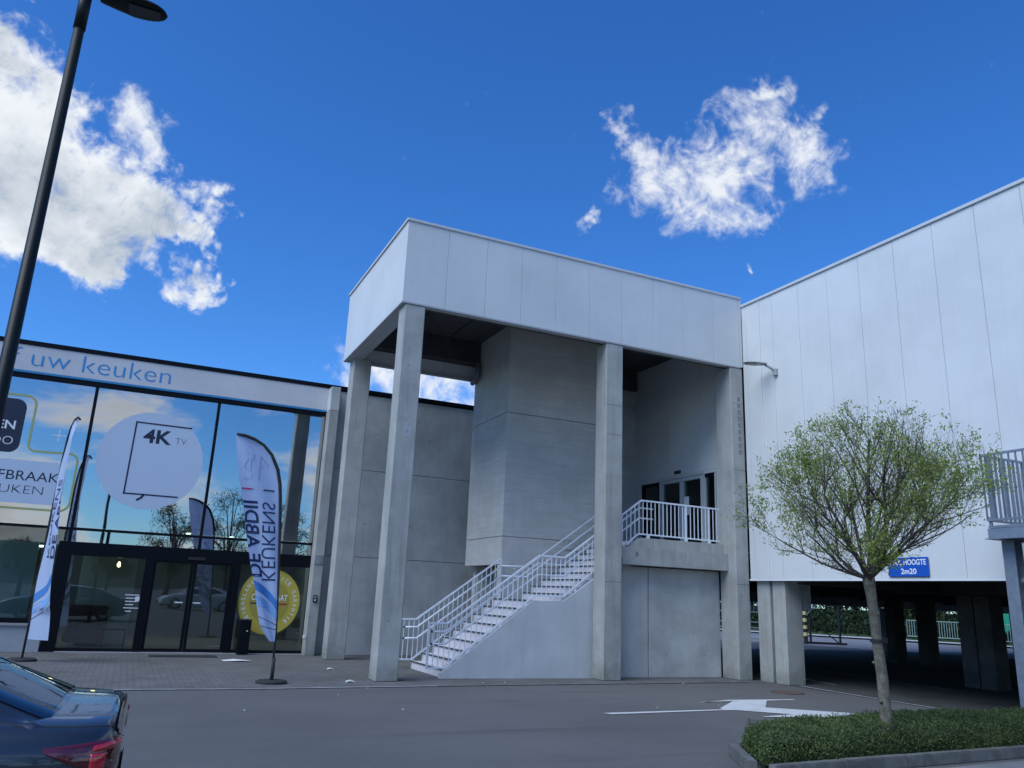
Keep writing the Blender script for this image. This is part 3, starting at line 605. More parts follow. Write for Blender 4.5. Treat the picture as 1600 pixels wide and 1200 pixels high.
# upper wall behind the landing with glazed doors
ddw = [(15.82, 16.44), (19.90, 20.158)]
for a, b in ddw: box('cladding_panel', WXp, WXp + .08, a, b, 3.10, 5.12, clad, pb)
for a, b in ((15.82, 17.1), (17.108, 18.5), (18.508, 20.158)): box('cladding_panel', WXp, WXp + .08, a, b, 5.125, 8.59, clad, pb)
alm = mat('pale_aluminium', (.52, .55, .55), .35)
ed = [(19.86, 18.97, 0), (18.90, 17.96, 1), (17.94, 17.05, 1), (16.98, 16.47, 0)]
for (b, a, dr) in ed:
    f = box('door' if dr else 'side_window', WXp + .05, WXp + .07, a + .06, b - .06, 3.20, 4.94, glassd, pb)
    for u0, u1, w0, w1 in ((a, a + .06, 3.12, 5.03), (b - .06, b, 3.12, 5.03), (a + .061, b - .061, 3.12, 3.20), (a + .061, b - .061, 4.94, 5.03)): box('frame', WXp + .0, WXp + .08, u0, u1, w0, w1, alm if dr or u1 - u0 < .07 and (u0 == a and a < 18.5 or u1 == b and b < 17) else black, f)
box('door_header', WXp - .03, WXp + .08, 16.95, 18.93, 5.035, 5.12, alm, pb); box('door_header', WXp, WXp + .08, 18.935, 19.9, 5.035, 5.12, clad, pb); box('door_header', WXp, WXp + .08, 16.44, 16.945, 5.035, 5.12, clad, pb)
box('mullion', WXp - .01, WXp + .08, 18.905, 18.965, 3.12, 5.03, alm, pb); box('mullion', WXp - .01, WXp + .08, 16.985, 17.045, 3.12, 5.03, alm, pb)
box('door_sensor', WXp - .05, WXp - .001, 17.95, 18.20, 5.17, 5.25, blackr, pb); box('notice', WXp + .02, WXp + .03, 17.65, 17.85, 4.0, 4.50, white, pb)
box('inner_room', WXp + 1.5, WXp + 1.6, 15.9, 20.3, 3.1, 5.3, dark, pb); box('inner_room', WXp + .09, WXp + 1.5, 15.9, 20.3, 5.2, 5.3, dark, pb)
# upper volume and garage
box('roof', WXp + .15, 50, -4, 27, 9.0, 9.15, soff, pb); box('rear_wall', 13.6, 50, 26.8, 27, 2.75, 9.0, clad, pb); box('rear_wall', 13.6, 13.7, 20.4, 26.8, 2.75, 9.0, clad, pb)
for i in range(14):
    y = -7.0 + i * 2.4; box('deck_plank', 13.63, 50, y + .01, min(26.79, y + 2.39), 2.62, 2.9, soff, pb)
box('edge_beam', 13.62, 14.0, seams[-1], 15.28, 2.262, 2.61, conc_w, pb); box('edge_beam', 13.7, 50, 26.4, 26.79, 1.88, 2.61, conc_w, pb)
for x in (18.85, 24.3, 29.7, 35, 40): box('floor_beam', x - .2, x + .2, -7, 26.39, 2.15, 2.61, soff, pb)
for y in (14.1, 19.8): box('floor_beam', 14.01, 18.64, y, y + .5, 2.2, 2.6, soff, pb)
conc_d = mat('shaded_concrete', (.09, .09, .09), .9, var=.3, vs=2)  # garage shade put into the colour: darker concrete for the inner pillars
def pillar(x0, y0, s=.42, z1=2.26, m=conc, lab=None, g='concrete pillars of the open garage'):
    p = box('pillar', x0, x0 + .5, y0, y0 + s, 0, z1, m, pb, .012); return p
pillar(13.60, 14.79, .42); pillar(13.60, 14.30, .40); box('pillar_joint', 13.72, 14.0, 14.69, 14.80, 0, 2.25, dark, pb)
box('corbel', 14.105, 14.42, 14.33, 14.66, 1.62, 2.255, conc, pb, .008)
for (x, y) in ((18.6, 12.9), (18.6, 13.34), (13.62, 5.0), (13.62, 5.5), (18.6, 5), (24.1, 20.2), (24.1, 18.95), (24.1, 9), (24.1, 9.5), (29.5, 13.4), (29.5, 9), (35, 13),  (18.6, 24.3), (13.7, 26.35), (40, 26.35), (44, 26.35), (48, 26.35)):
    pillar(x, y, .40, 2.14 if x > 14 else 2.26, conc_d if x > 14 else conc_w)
box('pillar', 30.6, 31.0, 26.39, 26.79, 0, 1.87, mat('pale_pillar', (.5, .5, .5), .8), pb); box('pillar', 36.3, 36.6, 26.39, 26.79, 0, 1.87, mat('pale_pillar'), pb); box('red_panel', 36.29, 36.61, 26.37, 26.385, .95, 1.35, mat('sign_red', (.35, .02, .03), .5), pb)
# wall lamp
wlm = thing('wall_lamp', 'slender grey outdoor lamp on a short arm from the cladding near the tower', 'lamp', (13.46, 14.1, 7.2))
lmm = mat('lamp_grey', (.30, .32, .33), .4)
tube('arm', [(13.47, 14.12, 7.17), (13.36, 14.15, 7.26), (13.20, 14.25, 7.38)], .03, lmm, wlm, 10); lathe('wall_plate', [(.06, -.08), (.06, .08)], (13.455, 14.12, 7.17), lmm, wlm, 12)
def lamp_head(parent, root, dirv, length, width, thick, mtop, mlens, name='head'):
    d = V(dirv).normalized(); s = V((0, 0, 1)).cross(d).normalized(); u = d.cross(s)
    vs, fs = [], []; NU, NK = 28, 16
    for i in range(NU + 1):
        t = i / NU; w = width / 2 * ((.38 + .62 * min(1, t / .5) ** .8) if t < .5 else max(.0, 1 - ((t - .5) / .5) ** 2.6) ** .5); w = max(w, .012); h = thick * ((.9 - .3 * t) if t < .6 else max(.12, .72 * max(0, 1 - ((t - .6) / .4) ** 2.4) ** .5))
        for k in range(NK):
            a = 2 * math.pi * k / NK; vs.append(V(root) + d * (t * length) + s * (w * math.cos(a)) + u * (h * math.sin(a) * (1 if math.sin(a) > 0 else .25)))
    for i in range(NU):
        for k in range(NK): fs.append((i * NK + k, i * NK + (k + 1) % NK, (i + 1) * NK + (k + 1) % NK, (i + 1) * NK + k))
    fs.append(tuple(range(NK))); fs.append(tuple(range(NU * NK, NU * NK + NK))[::-1])
    o = obj(name, vs, fs, mtop, parent, smooth=True)
    q = [V(root) + d * (length * a) + s * (width * b) - u * (thick * .25 + .006) for a, b in ((.42, -.26), (.9, -.2), (.9, .2), (.42, .26))]
    obj('lens', q + [p + u * .01 for p in q], [(0, 1, 2, 3), (7, 6, 5, 4), (0, 4, 5, 1), (1, 5, 6, 2), (2, 6, 7, 3), (3, 7, 4, 0)], mlens, o)
    return o
lamp_head(wlm, (13.26, 14.20, 7.36), (-.62, .62, .10), .56, .34, .06, lmm, mat('lamp_glass', (.10, .11, .12), .15))
# height sign
hs = thing('height_sign', 'blue height limit sign fixed to the cladding above the garage entrance behind the tree', 'sign', (13.47, 10.85, 2.3))
box('board', WXp - .045, WXp - .02, 10.42, 11.31, 2.33, 2.69, signb, hs, .006)
text('lettering', 'MAX. HOOGTE', (WXp - .047, 11.26, 2.55), (0, -1, 0), (0, 0, 1), .80, .10, white, hs, weight=.02)
text('lettering', '2m20', (WXp - .047, 11.02, 2.38), (0, -1, 0), (0, 0, 1), .34, .10, white, hs, weight=.02)

# ---------------------------------------------------------------- escape stair platform at the right edge
es = thing('escape_platform', 'grey galvanised steel platform with barred railing on a steel post', 'platform', (12.9, 7.6, 0))
PX, PY0, PY1 = 12.36, 5.6, 8.45
box('deck', PX, 13.46, PY0, PY1 - .02, 3.02, 3.06, galv, es)
for (a, b, c, d) in ((PX, PX + .08, PY0, PY1), (13.35, 13.43, PY0, PY1)): 
    box('edge_channel', a, b, c, d, 2.86, 3.015, galv, es)
box('edge_channel', PX + .081, 13.349, PY1 - .08, PY1 - .01, 2.86, 3.015, galv, es); box('flange', PX - .05, 13.43, PY1 - .10, PY1 + .03, 2.845, 2.858, galv, es); box('flange', PX - .05, PX + .1, PY0, PY1 - .105, 2.845, 2.858, galv, es)
px_, py_ = 12.62, 8.32
box('post_flange', px_, px_ + .012, py_ - .10, py_ + .10, 0, 2.84, galv, es); box('post_flange', px_ + .19, px_ + .202, py_ - .10, py_ + .10, 0, 2.84, galv, es); box('post_web', px_ + .0125, px_ + .1895, py_ - .006, py_ + .006, 0, 2.84, galv, es)
tube('brace', [(px_ + .2, py_, 2.2), (13.35, py_, 2.85)], .035, galv, es, 4); tube('brace', [(px_ + .1, py_ - .1, 2.2), (px_ + .1, py_ - .75, 2.85)], .035, galv, es, 4)
er = thing('platform_railing', 'grey barred steel railing round the escape platform', 'railing', (12.36, 8.43, 3.1))
for z in (3.15, 4.20):
    tube('rail', [(PX, PY0, z), (PX, PY1 - .02, z), (13.44, PY1 - .02, z)], .026, galv, er, 4)
for i in range(25): y = PY1 - .02 - .115 * i; box('bar', PX - .02, PX + .02, y - .005, y + .005, 3.16, 4.19, galv, er)
for i in range(1, 10): x = PX + .115 * i; box('bar', x - .005, x + .005, PY1 - .04, PY1, 3.16, 4.19, galv, er)
for y in (PY1 - .05, 7.3, 6.2): box('post', PX + .01, PX + .05, y - .02, y + .02, 3.0, 3.2, galv, er)
# ---------------------------------------------------------------- foliage helpers
def leaf_mat(name, a, b, trans=.35):
    m = bpy.data.materials.new(name); m.use_nodes = True; t = NT(m.node_tree)
    g = t.n('ShaderNodeNewGeometry'); f = g.outputs['Random Per Island']
    n = t.ramp(t.noise(g.outputs['Position'], 2.2, 3, .6), .35, .65)
    c = t.mix(t.math('ADD', t.math('MULTIPLY', f, .6), t.math('MULTIPLY', n, .4)), a, b)
    b1 = t.n('ShaderNodeBsdfPrincipled', Roughness=.6); t.put(b1.inputs['Base Color'], c); b1.inputs['Specular IOR Level'].default_value = .3
    b2 = t.n('ShaderNodeBsdfTranslucent'); t.put(b2.inputs[0], c)
    mx = t.n('ShaderNodeMixShader', i0=trans); t.t.links.new(b1.outputs[0], mx.inputs[1]); t.t.links.new(b2.outputs[0], mx.inputs[2])
    o = t.n('ShaderNodeOutputMaterial'); t.t.links.new(mx.outputs[0], o.inputs[0]); return m
def leaves(name, P, size, m, parent=None, loc=None, aspect=.45, up_bias=0.0, dirs=None, vary=.4):
    """P (n,3) leaf base points; each leaf a folded 2-triangle rhombus"""
    P = np.asarray(P, float); n = len(P)
    d = RNG.normal(size=(n, 3)) if dirs is None else np.asarray(dirs) + RNG.normal(size=(n, 3)) * .5
    d[:, 2] += up_bias; d /= np.linalg.norm(d, axis=1)[:, None]
    r = RNG.normal(size=(n, 3)); s = np.cross(d, r); s /= np.linalg.norm(s, axis=1)[:, None]
    L = size * (1 + vary * RNG.uniform(-1, 1, n))[:, None]
    v = np.empty((n, 4, 3)); v[:, 0] = P; v[:, 1] = P + d * L * .5 + s * L * aspect * .5; v[:, 2] = P + d * L; v[:, 3] = P + d * L * .5 - s * L * aspect * .5
    base = np.array(loc if loc is not None else (WL[parent.name] if parent is not None else (0, 0, 0)))
    me = bpy.data.meshes.new(name); me.vertices.add(n * 4); me.vertices.foreach_set('co', (v - base).reshape(-1))
    me.loops.add(n * 4); me.loops.foreach_set('vertex_index', np.arange(n * 4)); me.polygons.add(n)
    me.polygons.foreach_set('loop_start', np.arange(n) * 4); me.polygons.foreach_set('loop_total', np.full(n, 4))
    me.update(calc_edges=True); me.materials.append(m)
    return link(bpy.data.objects.new(name, me), parent, tuple(base))
# ---------------------------------------------------------------- planted bed
hedge_m = leaf_mat('hedge_leaf', (.028, .052, .018), (.13, .18, .055), .2)
HB = [(6.12, 6.80), (6.62, 7.72), (8.0, 8.02), (12.3, 8.25), (16, 8.4), (16, 7.25), (10.4, 6.97)]
soil = sheet('planting_soil', HB, .10, mat('soil', (.03, .024, .018), .95))
def hedge():
    def inside(x, y):
        c = False; n = len(HB)
        for i in range(n):
            (x1, y1), (x2, y2) = HB[i], HB[(i + 1) % n]
            if (y1 > y) != (y2 > y) and x < (x2 - x1) * (y - y1) / (y2 - y1) + x1: c = not c
        return c
    def dist(x, y):
        m = 9
        for i in range(len(HB)):
            a, b = V(HB[i]), V(HB[(i + 1) % len(HB)]); p = V((x, y)); t = max(0, min(1, (p - a).dot(b - a) / (b - a).length_squared)); m = min(m, (p - a - (b - a) * t).length)
        return m
    pts = []; G = {}
    top = lambda x, y, d: .10 + (.29 + .05 * noise.noise(V((x * 1.3, y * 1.3, 0))) + .04 * noise.noise(V((x * 5, y * 5, 3)))) * min(1, (d / .16)) ** .3
    for i in range(len(HB)):
        a, b = V(HB[i]), V(HB[(i + 1) % len(HB)])
        for _ in range(int((b - a).length * 2600)):
            q = a + (b - a) * random.random(); cpt = (V((q.x, 7.4)) - q).normalized() if abs((b - a).x) > 1 else V((1, 0))
            off = random.uniform(-.02, .10) + .03 * noise.noise(V((q.x * 4, q.y * 4, 1)))
            q = q + cpt * off
            if q.x < 14.5: pts.append((q.x, q.y, random.uniform(.08, .12 + .27 * min(1, .5 + off * 6))))
    while len(pts) < 95000:
        x = random.uniform(6.1, 14.5); y = random.uniform(6.75, 8.4)
        if x > 11.5 and random.random() < .4: continue
        if not inside(x, y): continue
        d = dist(x, y); h = top(x, y, d)
        z = h - abs(random.gauss(0, .035)) if random.random() < .75 or d > .25 else random.uniform(.09, h)
        pts.append((x, y, max(.09, z)))
    o = leaves('hedge', pts, .027, hedge_m, None, (9, 7.4, 0), .42, .9)
    tag(o, 'low dense green ground-cover hedge filling the kerbed bed round the tree', 'hedge', kind='stuff')
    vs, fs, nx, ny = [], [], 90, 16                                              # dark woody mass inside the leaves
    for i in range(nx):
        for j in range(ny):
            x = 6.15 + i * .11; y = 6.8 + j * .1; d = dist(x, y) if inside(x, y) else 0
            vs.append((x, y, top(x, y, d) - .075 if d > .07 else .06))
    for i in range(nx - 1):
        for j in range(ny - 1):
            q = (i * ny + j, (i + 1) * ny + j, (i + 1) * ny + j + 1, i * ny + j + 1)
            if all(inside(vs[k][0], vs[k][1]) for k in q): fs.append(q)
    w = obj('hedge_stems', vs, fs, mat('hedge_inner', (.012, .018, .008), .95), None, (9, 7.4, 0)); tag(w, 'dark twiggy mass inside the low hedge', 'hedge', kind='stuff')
hedge()
kb = thing('planter_kerb', 'weathered concrete kerb stones edging the hedge bed', 'kerb', (6, 6.6, 0))
def kerb_run(a, b, n, w=.11, h=.125):
    a, b = V(a), V(b); t = (b - a).normalized(); nn = V((t.y, -t.x)) * w
    for i in range(n):
        p = a + (b - a) * (i / n) + t * .004; q = a + (b - a) * ((i + 1) / n) - t * .004
        o = prism('kerb_stone', [tuple(p), tuple(q), tuple(q + nn), tuple(p + nn)], 'z', 0, h + random.uniform(-.004, .004), kerbm, kb)
        bm = bmesh.new(); bm.from_mesh(o.data); bmesh.ops.bevel(bm, geom=bm.edges[:], offset=.010, segments=2, affect='EDGES'); bm.to_mesh(o.data); bm.free()
kerb_run((6.08, 6.74), (16, 7.22), 10)
kerb_run((6.58, 7.78), (6.06, 6.86), 1)
kerb_run((16, 8.45), (8.0, 8.1), 8); kerb_run((7.98, 8.09), (6.66, 7.82), 2)
# ---------------------------------------------------------------- tree in the bed
bark = mat('tree_bark', (.15, .135, .10), .9, var=.35, vs=14, bump=.9, bs=45, streak=.4)
twigm = mat('twig_bark', (.06, .05, .038), .9)
def tree_main():
    t = thing('street_tree', 'young round-headed tree with fresh sparse green leaves in the hedge bed', 'tree', (8.34, 7.2, .1))
    rnd = random.Random(11)
    f = V((8.20, 7.2, 2.05))
    pts = [V((8.345, 7.2, .08)), V((8.325, 7.2, .35)), V((8.30, 7.2, .9)), V((8.275, 7.21, 1.3)), V((8.235, 7.2, 1.75)), f]
    vs, fs = [], []; NR, NS = 90, 28
    for i in range(NR + 1):
        u = i / NR * (len(pts) - 1); k = min(int(u), len(pts) - 2); p = pts[k].lerp(pts[k + 1], u - k); R0 = [.084, .068, .061, .058, .056, .072]; rr_ = R0[k] + (R0[k + 1] - R0[k]) * (u - k)
        for j in range(NS):
            a = 2 * math.pi * j / NS; q = V((math.cos(a) * 3.2, math.sin(a) * 3.2, p.z * 3.5)); rd = rr_ * (1 + .11 * noise.noise(q) + .07 * noise.noise(q * 2.7) + .05 * math.sin(p.z * 2.2 + a))
            vs.append(p + V((math.cos(a), math.sin(a), 0)) * rd)
    fs = [(i * NS + j, i * NS + (j + 1) % NS, (i + 1) * NS + (j + 1) % NS, (i + 1) * NS + j) for i in range(NR) for j in range(NS)]
    obj('trunk', vs, fs, bark, t, smooth=True)
    for zz, aa in ((1.05, 2.4), (1.62, 4.0), (.62, 3.4)):
        p = V((8.30, 7.2, zz)) + V((math.cos(aa), math.sin(aa), 0)) * .062; tube('branch_stub', [p, p + V((math.cos(aa), math.sin(aa), .5)) * .03], [.02, .013], bark, t, 7)
    vs, fs = [], []; tips = []; tdir = []
    def add(p, r, seg):
        a, b = tube_data(p, r, seg, False); o = len(vs); vs.extend(a); fs.extend([tuple(i + o for i in q) for q in b])
    C = V((8.42, 7.2, 3.12)); Rx = V((1.42, 1.40, 1.30))
    def inside(p, k=1.0):
        q = p - C; top = .93 if q.z > 0 else .98
        return (q.x / Rx.x) ** 2 + (q.y / Rx.y) ** 2 + (q.z / top) ** 2 < k
    def grow(p, d, r, lvl, length):
        n = 6 if lvl < 3 else 4; P = [p]; Rr = [r]; q = p.copy(); dd = d.copy()
        end = r * (.42 if lvl < 3 else .4); lim = rnd.choice((.8, .95, 1.05, 1.2, 1.45))
        for i in range(n):
            up = .05 if lvl < 2 else .07
            dd = (dd + V((rnd.gauss(0, .09), rnd.gauss(0, .09), rnd.gauss(0, .07) + up))).normalized()
            q = q + dd * (length / n)
            if not inside(q, lim) and lvl > 0 and i > 0: break
            P.append(q.copy()); Rr.append(r + (end - r) * (i + 1) / n)
        if len(P) < 2: return
        add(P, Rr, 7 if lvl == 0 else 5 if lvl == 1 else 3)
        if lvl >= 2:
            for k, pp in enumerate(P[1:]):
                for j in range(2):
                    if rnd.random() < (.15 if lvl == 2 else .8): tips.append(pp + V((rnd.gauss(0, .03), rnd.gauss(0, .03), rnd.gauss(0, .03)))); tdir.append(tuple(dd))
        if lvl < 4:
            nb = [0, 5, 4, 0][lvl] if lvl else 8
            for k in range(nb):
                i = rnd.randint(1 if lvl else 2, len(P) - 1); a = rnd.uniform(0, 2 * math.pi)
                ax = dd.orthogonal().normalized(); ax = Matrix.Rotation(a, 3, dd) @ ax
                nd = (dd * 1.0 + ax * rnd.uniform(.45, .95)).normalized()
                if nd.z < -.1: nd.z *= .3
                grow(P[i], nd, max(.0018, Rr[i] * rnd.uniform(.45, .62)), lvl + 1, length * rnd.uniform(.42, .72))
    limbs = 11
    for k in range(limbs):
        a = 2 * math.pi * k / limbs + rnd.uniform(-.2, .2); el = rnd.choice([.35, .6, .9, 1.15]) if k % 2 else rnd.uniform(.45, .75)
        if math.cos(a) * .66 - math.sin(a) * .75 > .35: el = max(el, .85)
        d = V((math.cos(a) * math.cos(el), math.sin(a) * math.cos(el), math.sin(el)))
        grow(f + V((0, 0, -.03)), d, rnd.uniform(.019, .029), 0, rnd.uniform(1.25, 1.6))
    for k in range(7):
        a = 2 * math.pi * k / 7 + .3; d = V((math.cos(a), math.sin(a), rnd.uniform(.22, .4)));  d.z = .8 if d.x * .66 - d.y * .75 > .4 else d.z; d = d.normalized(); grow(f + V((0, 0, -.02)), d, .017, 0, rnd.uniform(1.0, 1.35))
    grow(f, V((.1, 0, 1)), .034, 0, 1.7); grow(f, V((.35, .1, .8)).normalized(), .030, 0, 1.7)
    obj('branches', vs, fs, twigm, t)
    P = np.array([tuple(p) for p in tips]); D = np.array(tdir)
    # clusters of leaflets, denser in some clumps
    w = np.array([noise.noise(V(p) * 1.9) for p in P]); rr = np.linalg.norm((P - np.array(C)) / np.array(Rx), axis=1)
    keep = RNG.random(len(P)) < np.where((P[:, 2] < 2.75) & (np.hypot(P[:, 0] - 8.3, P[:, 1] - 7.2) < .75), .03, np.clip(.27 + w * 1.4 + (rr - .64) * .9, .03, .95))
    P, D = P[keep], D[keep]
    k = 4; P = np.repeat(P, k, 0) + RNG.normal(size=(len(P) * k, 3)) * .028; D = np.repeat(D, k, 0)
    print('tree leaves', len(P), 'branch faces', len(fs))
    leaves('foliage', P, .036, leaf_mat('fresh_leaf', (.15, .22, .05), (.42, .48, .12), .5), t, None, .42, 0, D)
    tie = lathe('tree_tie', [(.078, -.02), (.078, .02)], (8.275, 7.21, 1.31), blackr, t, 14); box('tree_tie', 8.33, 8.40, 7.16, 7.24, 1.285, 1.345, blackr, t)
tree_main()
gr = []; gf = []
for _ in range(16):
    x = random.uniform(0.5, 13); y = random.uniform(8.5, 15.2) if random.random() < .7 else random.uniform(13.8, 15.2); q = random.uniform(.006, .014); o = len(gr)
    for k in range(5): a = k * 1.2566 + random.uniform(-.3, .3); gr.append((x + q * 1.5 * math.cos(a), y + q * math.sin(a), .004))
    gr.append((x, y, .006 + q)); gf += [(o + k, o + (k + 1) % 5, o + 5) for k in range(5)]
tag(obj('grit', gr, gf, mat('pale_litter'), None, (6, 12, 0)), 'pale grit and blossom flecks scattered over the asphalt', 'grit', kind='stuff')
# ---------------------------------------------------------------- street lamp
sl = thing('street_lamp', 'tall dark street lamp post crossing the showroom and the cloud on the left', 'street lamp', (-1.20, 7.64, 0))
polem = mat('dark_green_pole', (.008, .011, .010), .45, spec=.25)
tube('pole', [(-1.20, 7.64, 0), (-1.20, 7.64, 1.4), (-1.20, 7.64, 6.72)], [.072, .064, .046], polem, sl, 16); tube('collar', [(-1.20, 7.64, 6.68), (-1.20, 7.64, 7.22)], .054, polem, sl, 16)
lathe('base_plate', [(.16, 0), (.16, .03)], (-1.20, 7.64, 0), polem, sl, 16); 
tube('arm', [(-1.20, 7.64, 7.14), (-1.10, 7.64, 7.12), (-1.0, 7.64, 7.10)], .035, polem, sl, 8)
lamp_head(sl, (-1.08, 7.64, 7.08), (1, 0, .03), .60, .31, .09, polem, mat('dark_lens', (.03, .035, .045), .2))

# ---------------------------------------------------------------- feather flags
def cloth(t, b, pos, c, o):
    tr = t.n('ShaderNodeBsdfTranslucent'); t.put(tr.inputs[0], (.48, .60, .88, 1)); mx = t.n('ShaderNodeMixShader', i0=.4)
    t.t.links.new(b.outputs[0], mx.inputs[1]); t.t.links.new(tr.outputs[0], mx.inputs[2]); t.t.links.new(mx.outputs[0], o.inputs[0])
fabm = mat('flag_fabric', (.55, .66, .88), .8, build=cloth); fabn = mat('flag_print_navy', (.015, .03, .10), .8); fabb = mat('flag_print_blue', (.05, .20, .50), .8); fabl = mat('flag_print_light_blue', (.20, .38, .68), .8)
def flag(label, base, pole, width, yawf, tz, zb):
    """pole: list (dx, z); width(z) -> width of cloth; yawf(u,z) -> depth offset"""
    bx, by = base
    t = thing('feather_flag', label, 'flag', (bx, by, 0), 'feather flags before the showroom')
    n = len(pole); tube('pole', [(bx + p[0], by, p[1]) for p in pole], [.020 if i < 2 else .018 - .008 * i / n for i in range(n)], blackr, t, 8)
    return t
def flag_one():
    bx, by = 2.52, 15.14
    pole = [(2.52, .03), (2.50, .9), (2.44, 1.8), (2.36, 2.7), (2.31, 3.2), (2.27, 3.48), (2.20, 3.74), (2.06, 4.00), (1.90, 4.16), (1.72, 4.26), (1.55, 4.31), (1.40, 4.32)]
    t = thing('feather_flag', 'blue-white feather flag on a round black base, curved top pointing left', 'flag', (bx, by, 0), 'feather flags before the showroom')
    tube('pole', [(x, by, z) for x, z in pole], [.020, .020, .022, .027, .031, .033, .034, .034, .033, .031, .029, .024], blackr, t, 10)
    tube('socket', [(bx, by, .04), (bx, by, .42)], .032, blackr, t, 10)
    lathe('base_plate', [(.27, 0), (.27, .035), (.24, .055), (.05, .06)], (bx, by, .002), blackr, t, 28)
    left = [(1.40, 4.30), (1.44, 4.0), (1.54, 3.5), (1.66, 3.1), (1.78, 2.6), (1.91, 2.05), (2.03, 1.65), (2.11, 1.30), (2.20, 1.0), (2.27, .88), (2.33, .80), (2.42, .70)]
    def atz(pl, z):
        q = sorted((b, a) for a, b in pl)
        if z <= q[0][0]: return q[0][1]
        for (z0, x0), (z1, x1) in zip(q, q[1:]):
            if z0 <= z <= z1: return x0 + (x1 - x0) * (z - z0) / max(1e-6, z1 - z0)
        return q[-1][1]
    NZ, NU = 60, 12
    def P(u, z):
        a, b = atz(left, z), atz(pole, z) - .01
        fold = .10 * (1 - u) * math.sin(z * 3.1 + u * 3) * (1.2 - z / 6) + .03 * math.sin(u * 9 + z * 2)
        return V((a + (b - a) * u, by + fold * .8, z))
    vs = [P(u / NU, .70 + (4.30 - .70) * k / NZ) for k in range(NZ + 1) for u in range(NU + 1)]; fs = [(k * (NU + 1) + u, k * (NU + 1) + u + 1, (k + 1) * (NU + 1) + u + 1, (k + 1) * (NU + 1) + u) for k in range(NZ) for u in range(NU)]
    cl = obj('cloth', vs, fs, fabm, t, smooth=True)
    def onflag(o, dy=-.006):
        # lay flat print onto the folded cloth
        L = WL[o.name]
        for v in o.data.vertices:
            p = v.co + L; a, b = atz(left, p.z), atz(pole, p.z) - .01; u = min(1, max(0, (p.x - a) / max(.02, b - a))); q = P(u, p.z); v.co.y = q.y + dy - L.y
            v.co.x = q.x - L.x
    def subdiv(o, n=2):
        bm = bmesh.new(); bm.from_mesh(o.data); bmesh.ops.triangulate(bm, faces=bm.faces)
        for _ in range(n):
            e = [x for x in bm.edges if x.calc_length() > .05]; bmesh.ops.subdivide_edges(bm, edges=e, cuts=1) if e else None
        bm.to_mesh(o.data); bm.free()
    def lean(o, x0, k):      # words follow the leaning pole
        L = WL[o.name]
        for v in o.data.vertices: v.co.x += -(v.co.z + L.z - 1.76) * k
    a = text('lettering', 'KEUKENS', (2.15, by, 1.74), (0, 0, 1), (1, 0, 0), 1.38, .24, fabn, t, weight=-.004); lean(a, 0, .115); subdiv(a); onflag(a); split_letters(a, cl)
    b = text('lettering', 'DE ABDIJ', (1.93, by, 1.80), (0, 0, 1), (1, 0, 0), 1.33, .235, fabn, t, weight=.02); lean(b, 0, .19); subdiv(b); onflag(b); split_letters(b, cl)
    zc = 3.34
    for x0, x1, m in ((1.60, 1.78, mat('print_red', (.45, .03, .12), .7)), (1.79, 1.98, mat('print_sand', (.42, .42, .30), .7)), (1.99, 2.19, fabn)):
        o = box('print_bar', x0, x1, by - .001, by + .001, zc - .012, zc + .012, m, t); onflag_obj = obj('print_bar', [(x0, by, zc - .014), (x1, by, zc - .014), (x1, by, zc + .014), (x0, by, zc + .014)], [(0, 1, 2, 3)], m, t); bpy.data.objects.remove(o); onflag(onflag_obj)
    def band(z0, z1, dz, w, m, name='print_swoosh'):
        vs, fs = [], []
        N = 10
        for i in range(N + 1):
            u = i / N; z = z0 + (z1 - z0) * u - dz * math.sin(math.pi * u)
            for s in (-.5, .5): q = P(u, z + s * w); vs.append((q.x, q.y - .006, q.z))
        fs = [(2 * i, 2 * i + 2, 2 * i + 3, 2 * i + 1) for i in range(N)]; obj(name, vs, fs, m, t)
    band(1.66, 1.30, -.05, .16, fabb); band(1.40, 1.12, -.05, .16, fabl); band(1.12, .98, 0, .012, fabn); band(.96, .90, 0, .012, fabn)
    lo = mat('print_pale_outline', (.30, .42, .66), .7)
    for pts in ([(1.62, 3.98), (1.76, 3.98), (1.76, 3.52), (1.62, 3.52)], [(1.66, 3.88), (1.60, 3.74), (1.72, 3.66), (1.72, 3.90)], [(1.88, 3.96), (1.88, 3.50)], [(1.88, 3.96), (2.04, 3.78), (1.90, 3.76)]):
        o = line(pts, .012, by, lo, t, 'print_logo', .0005); onflag(o)
flag_one()
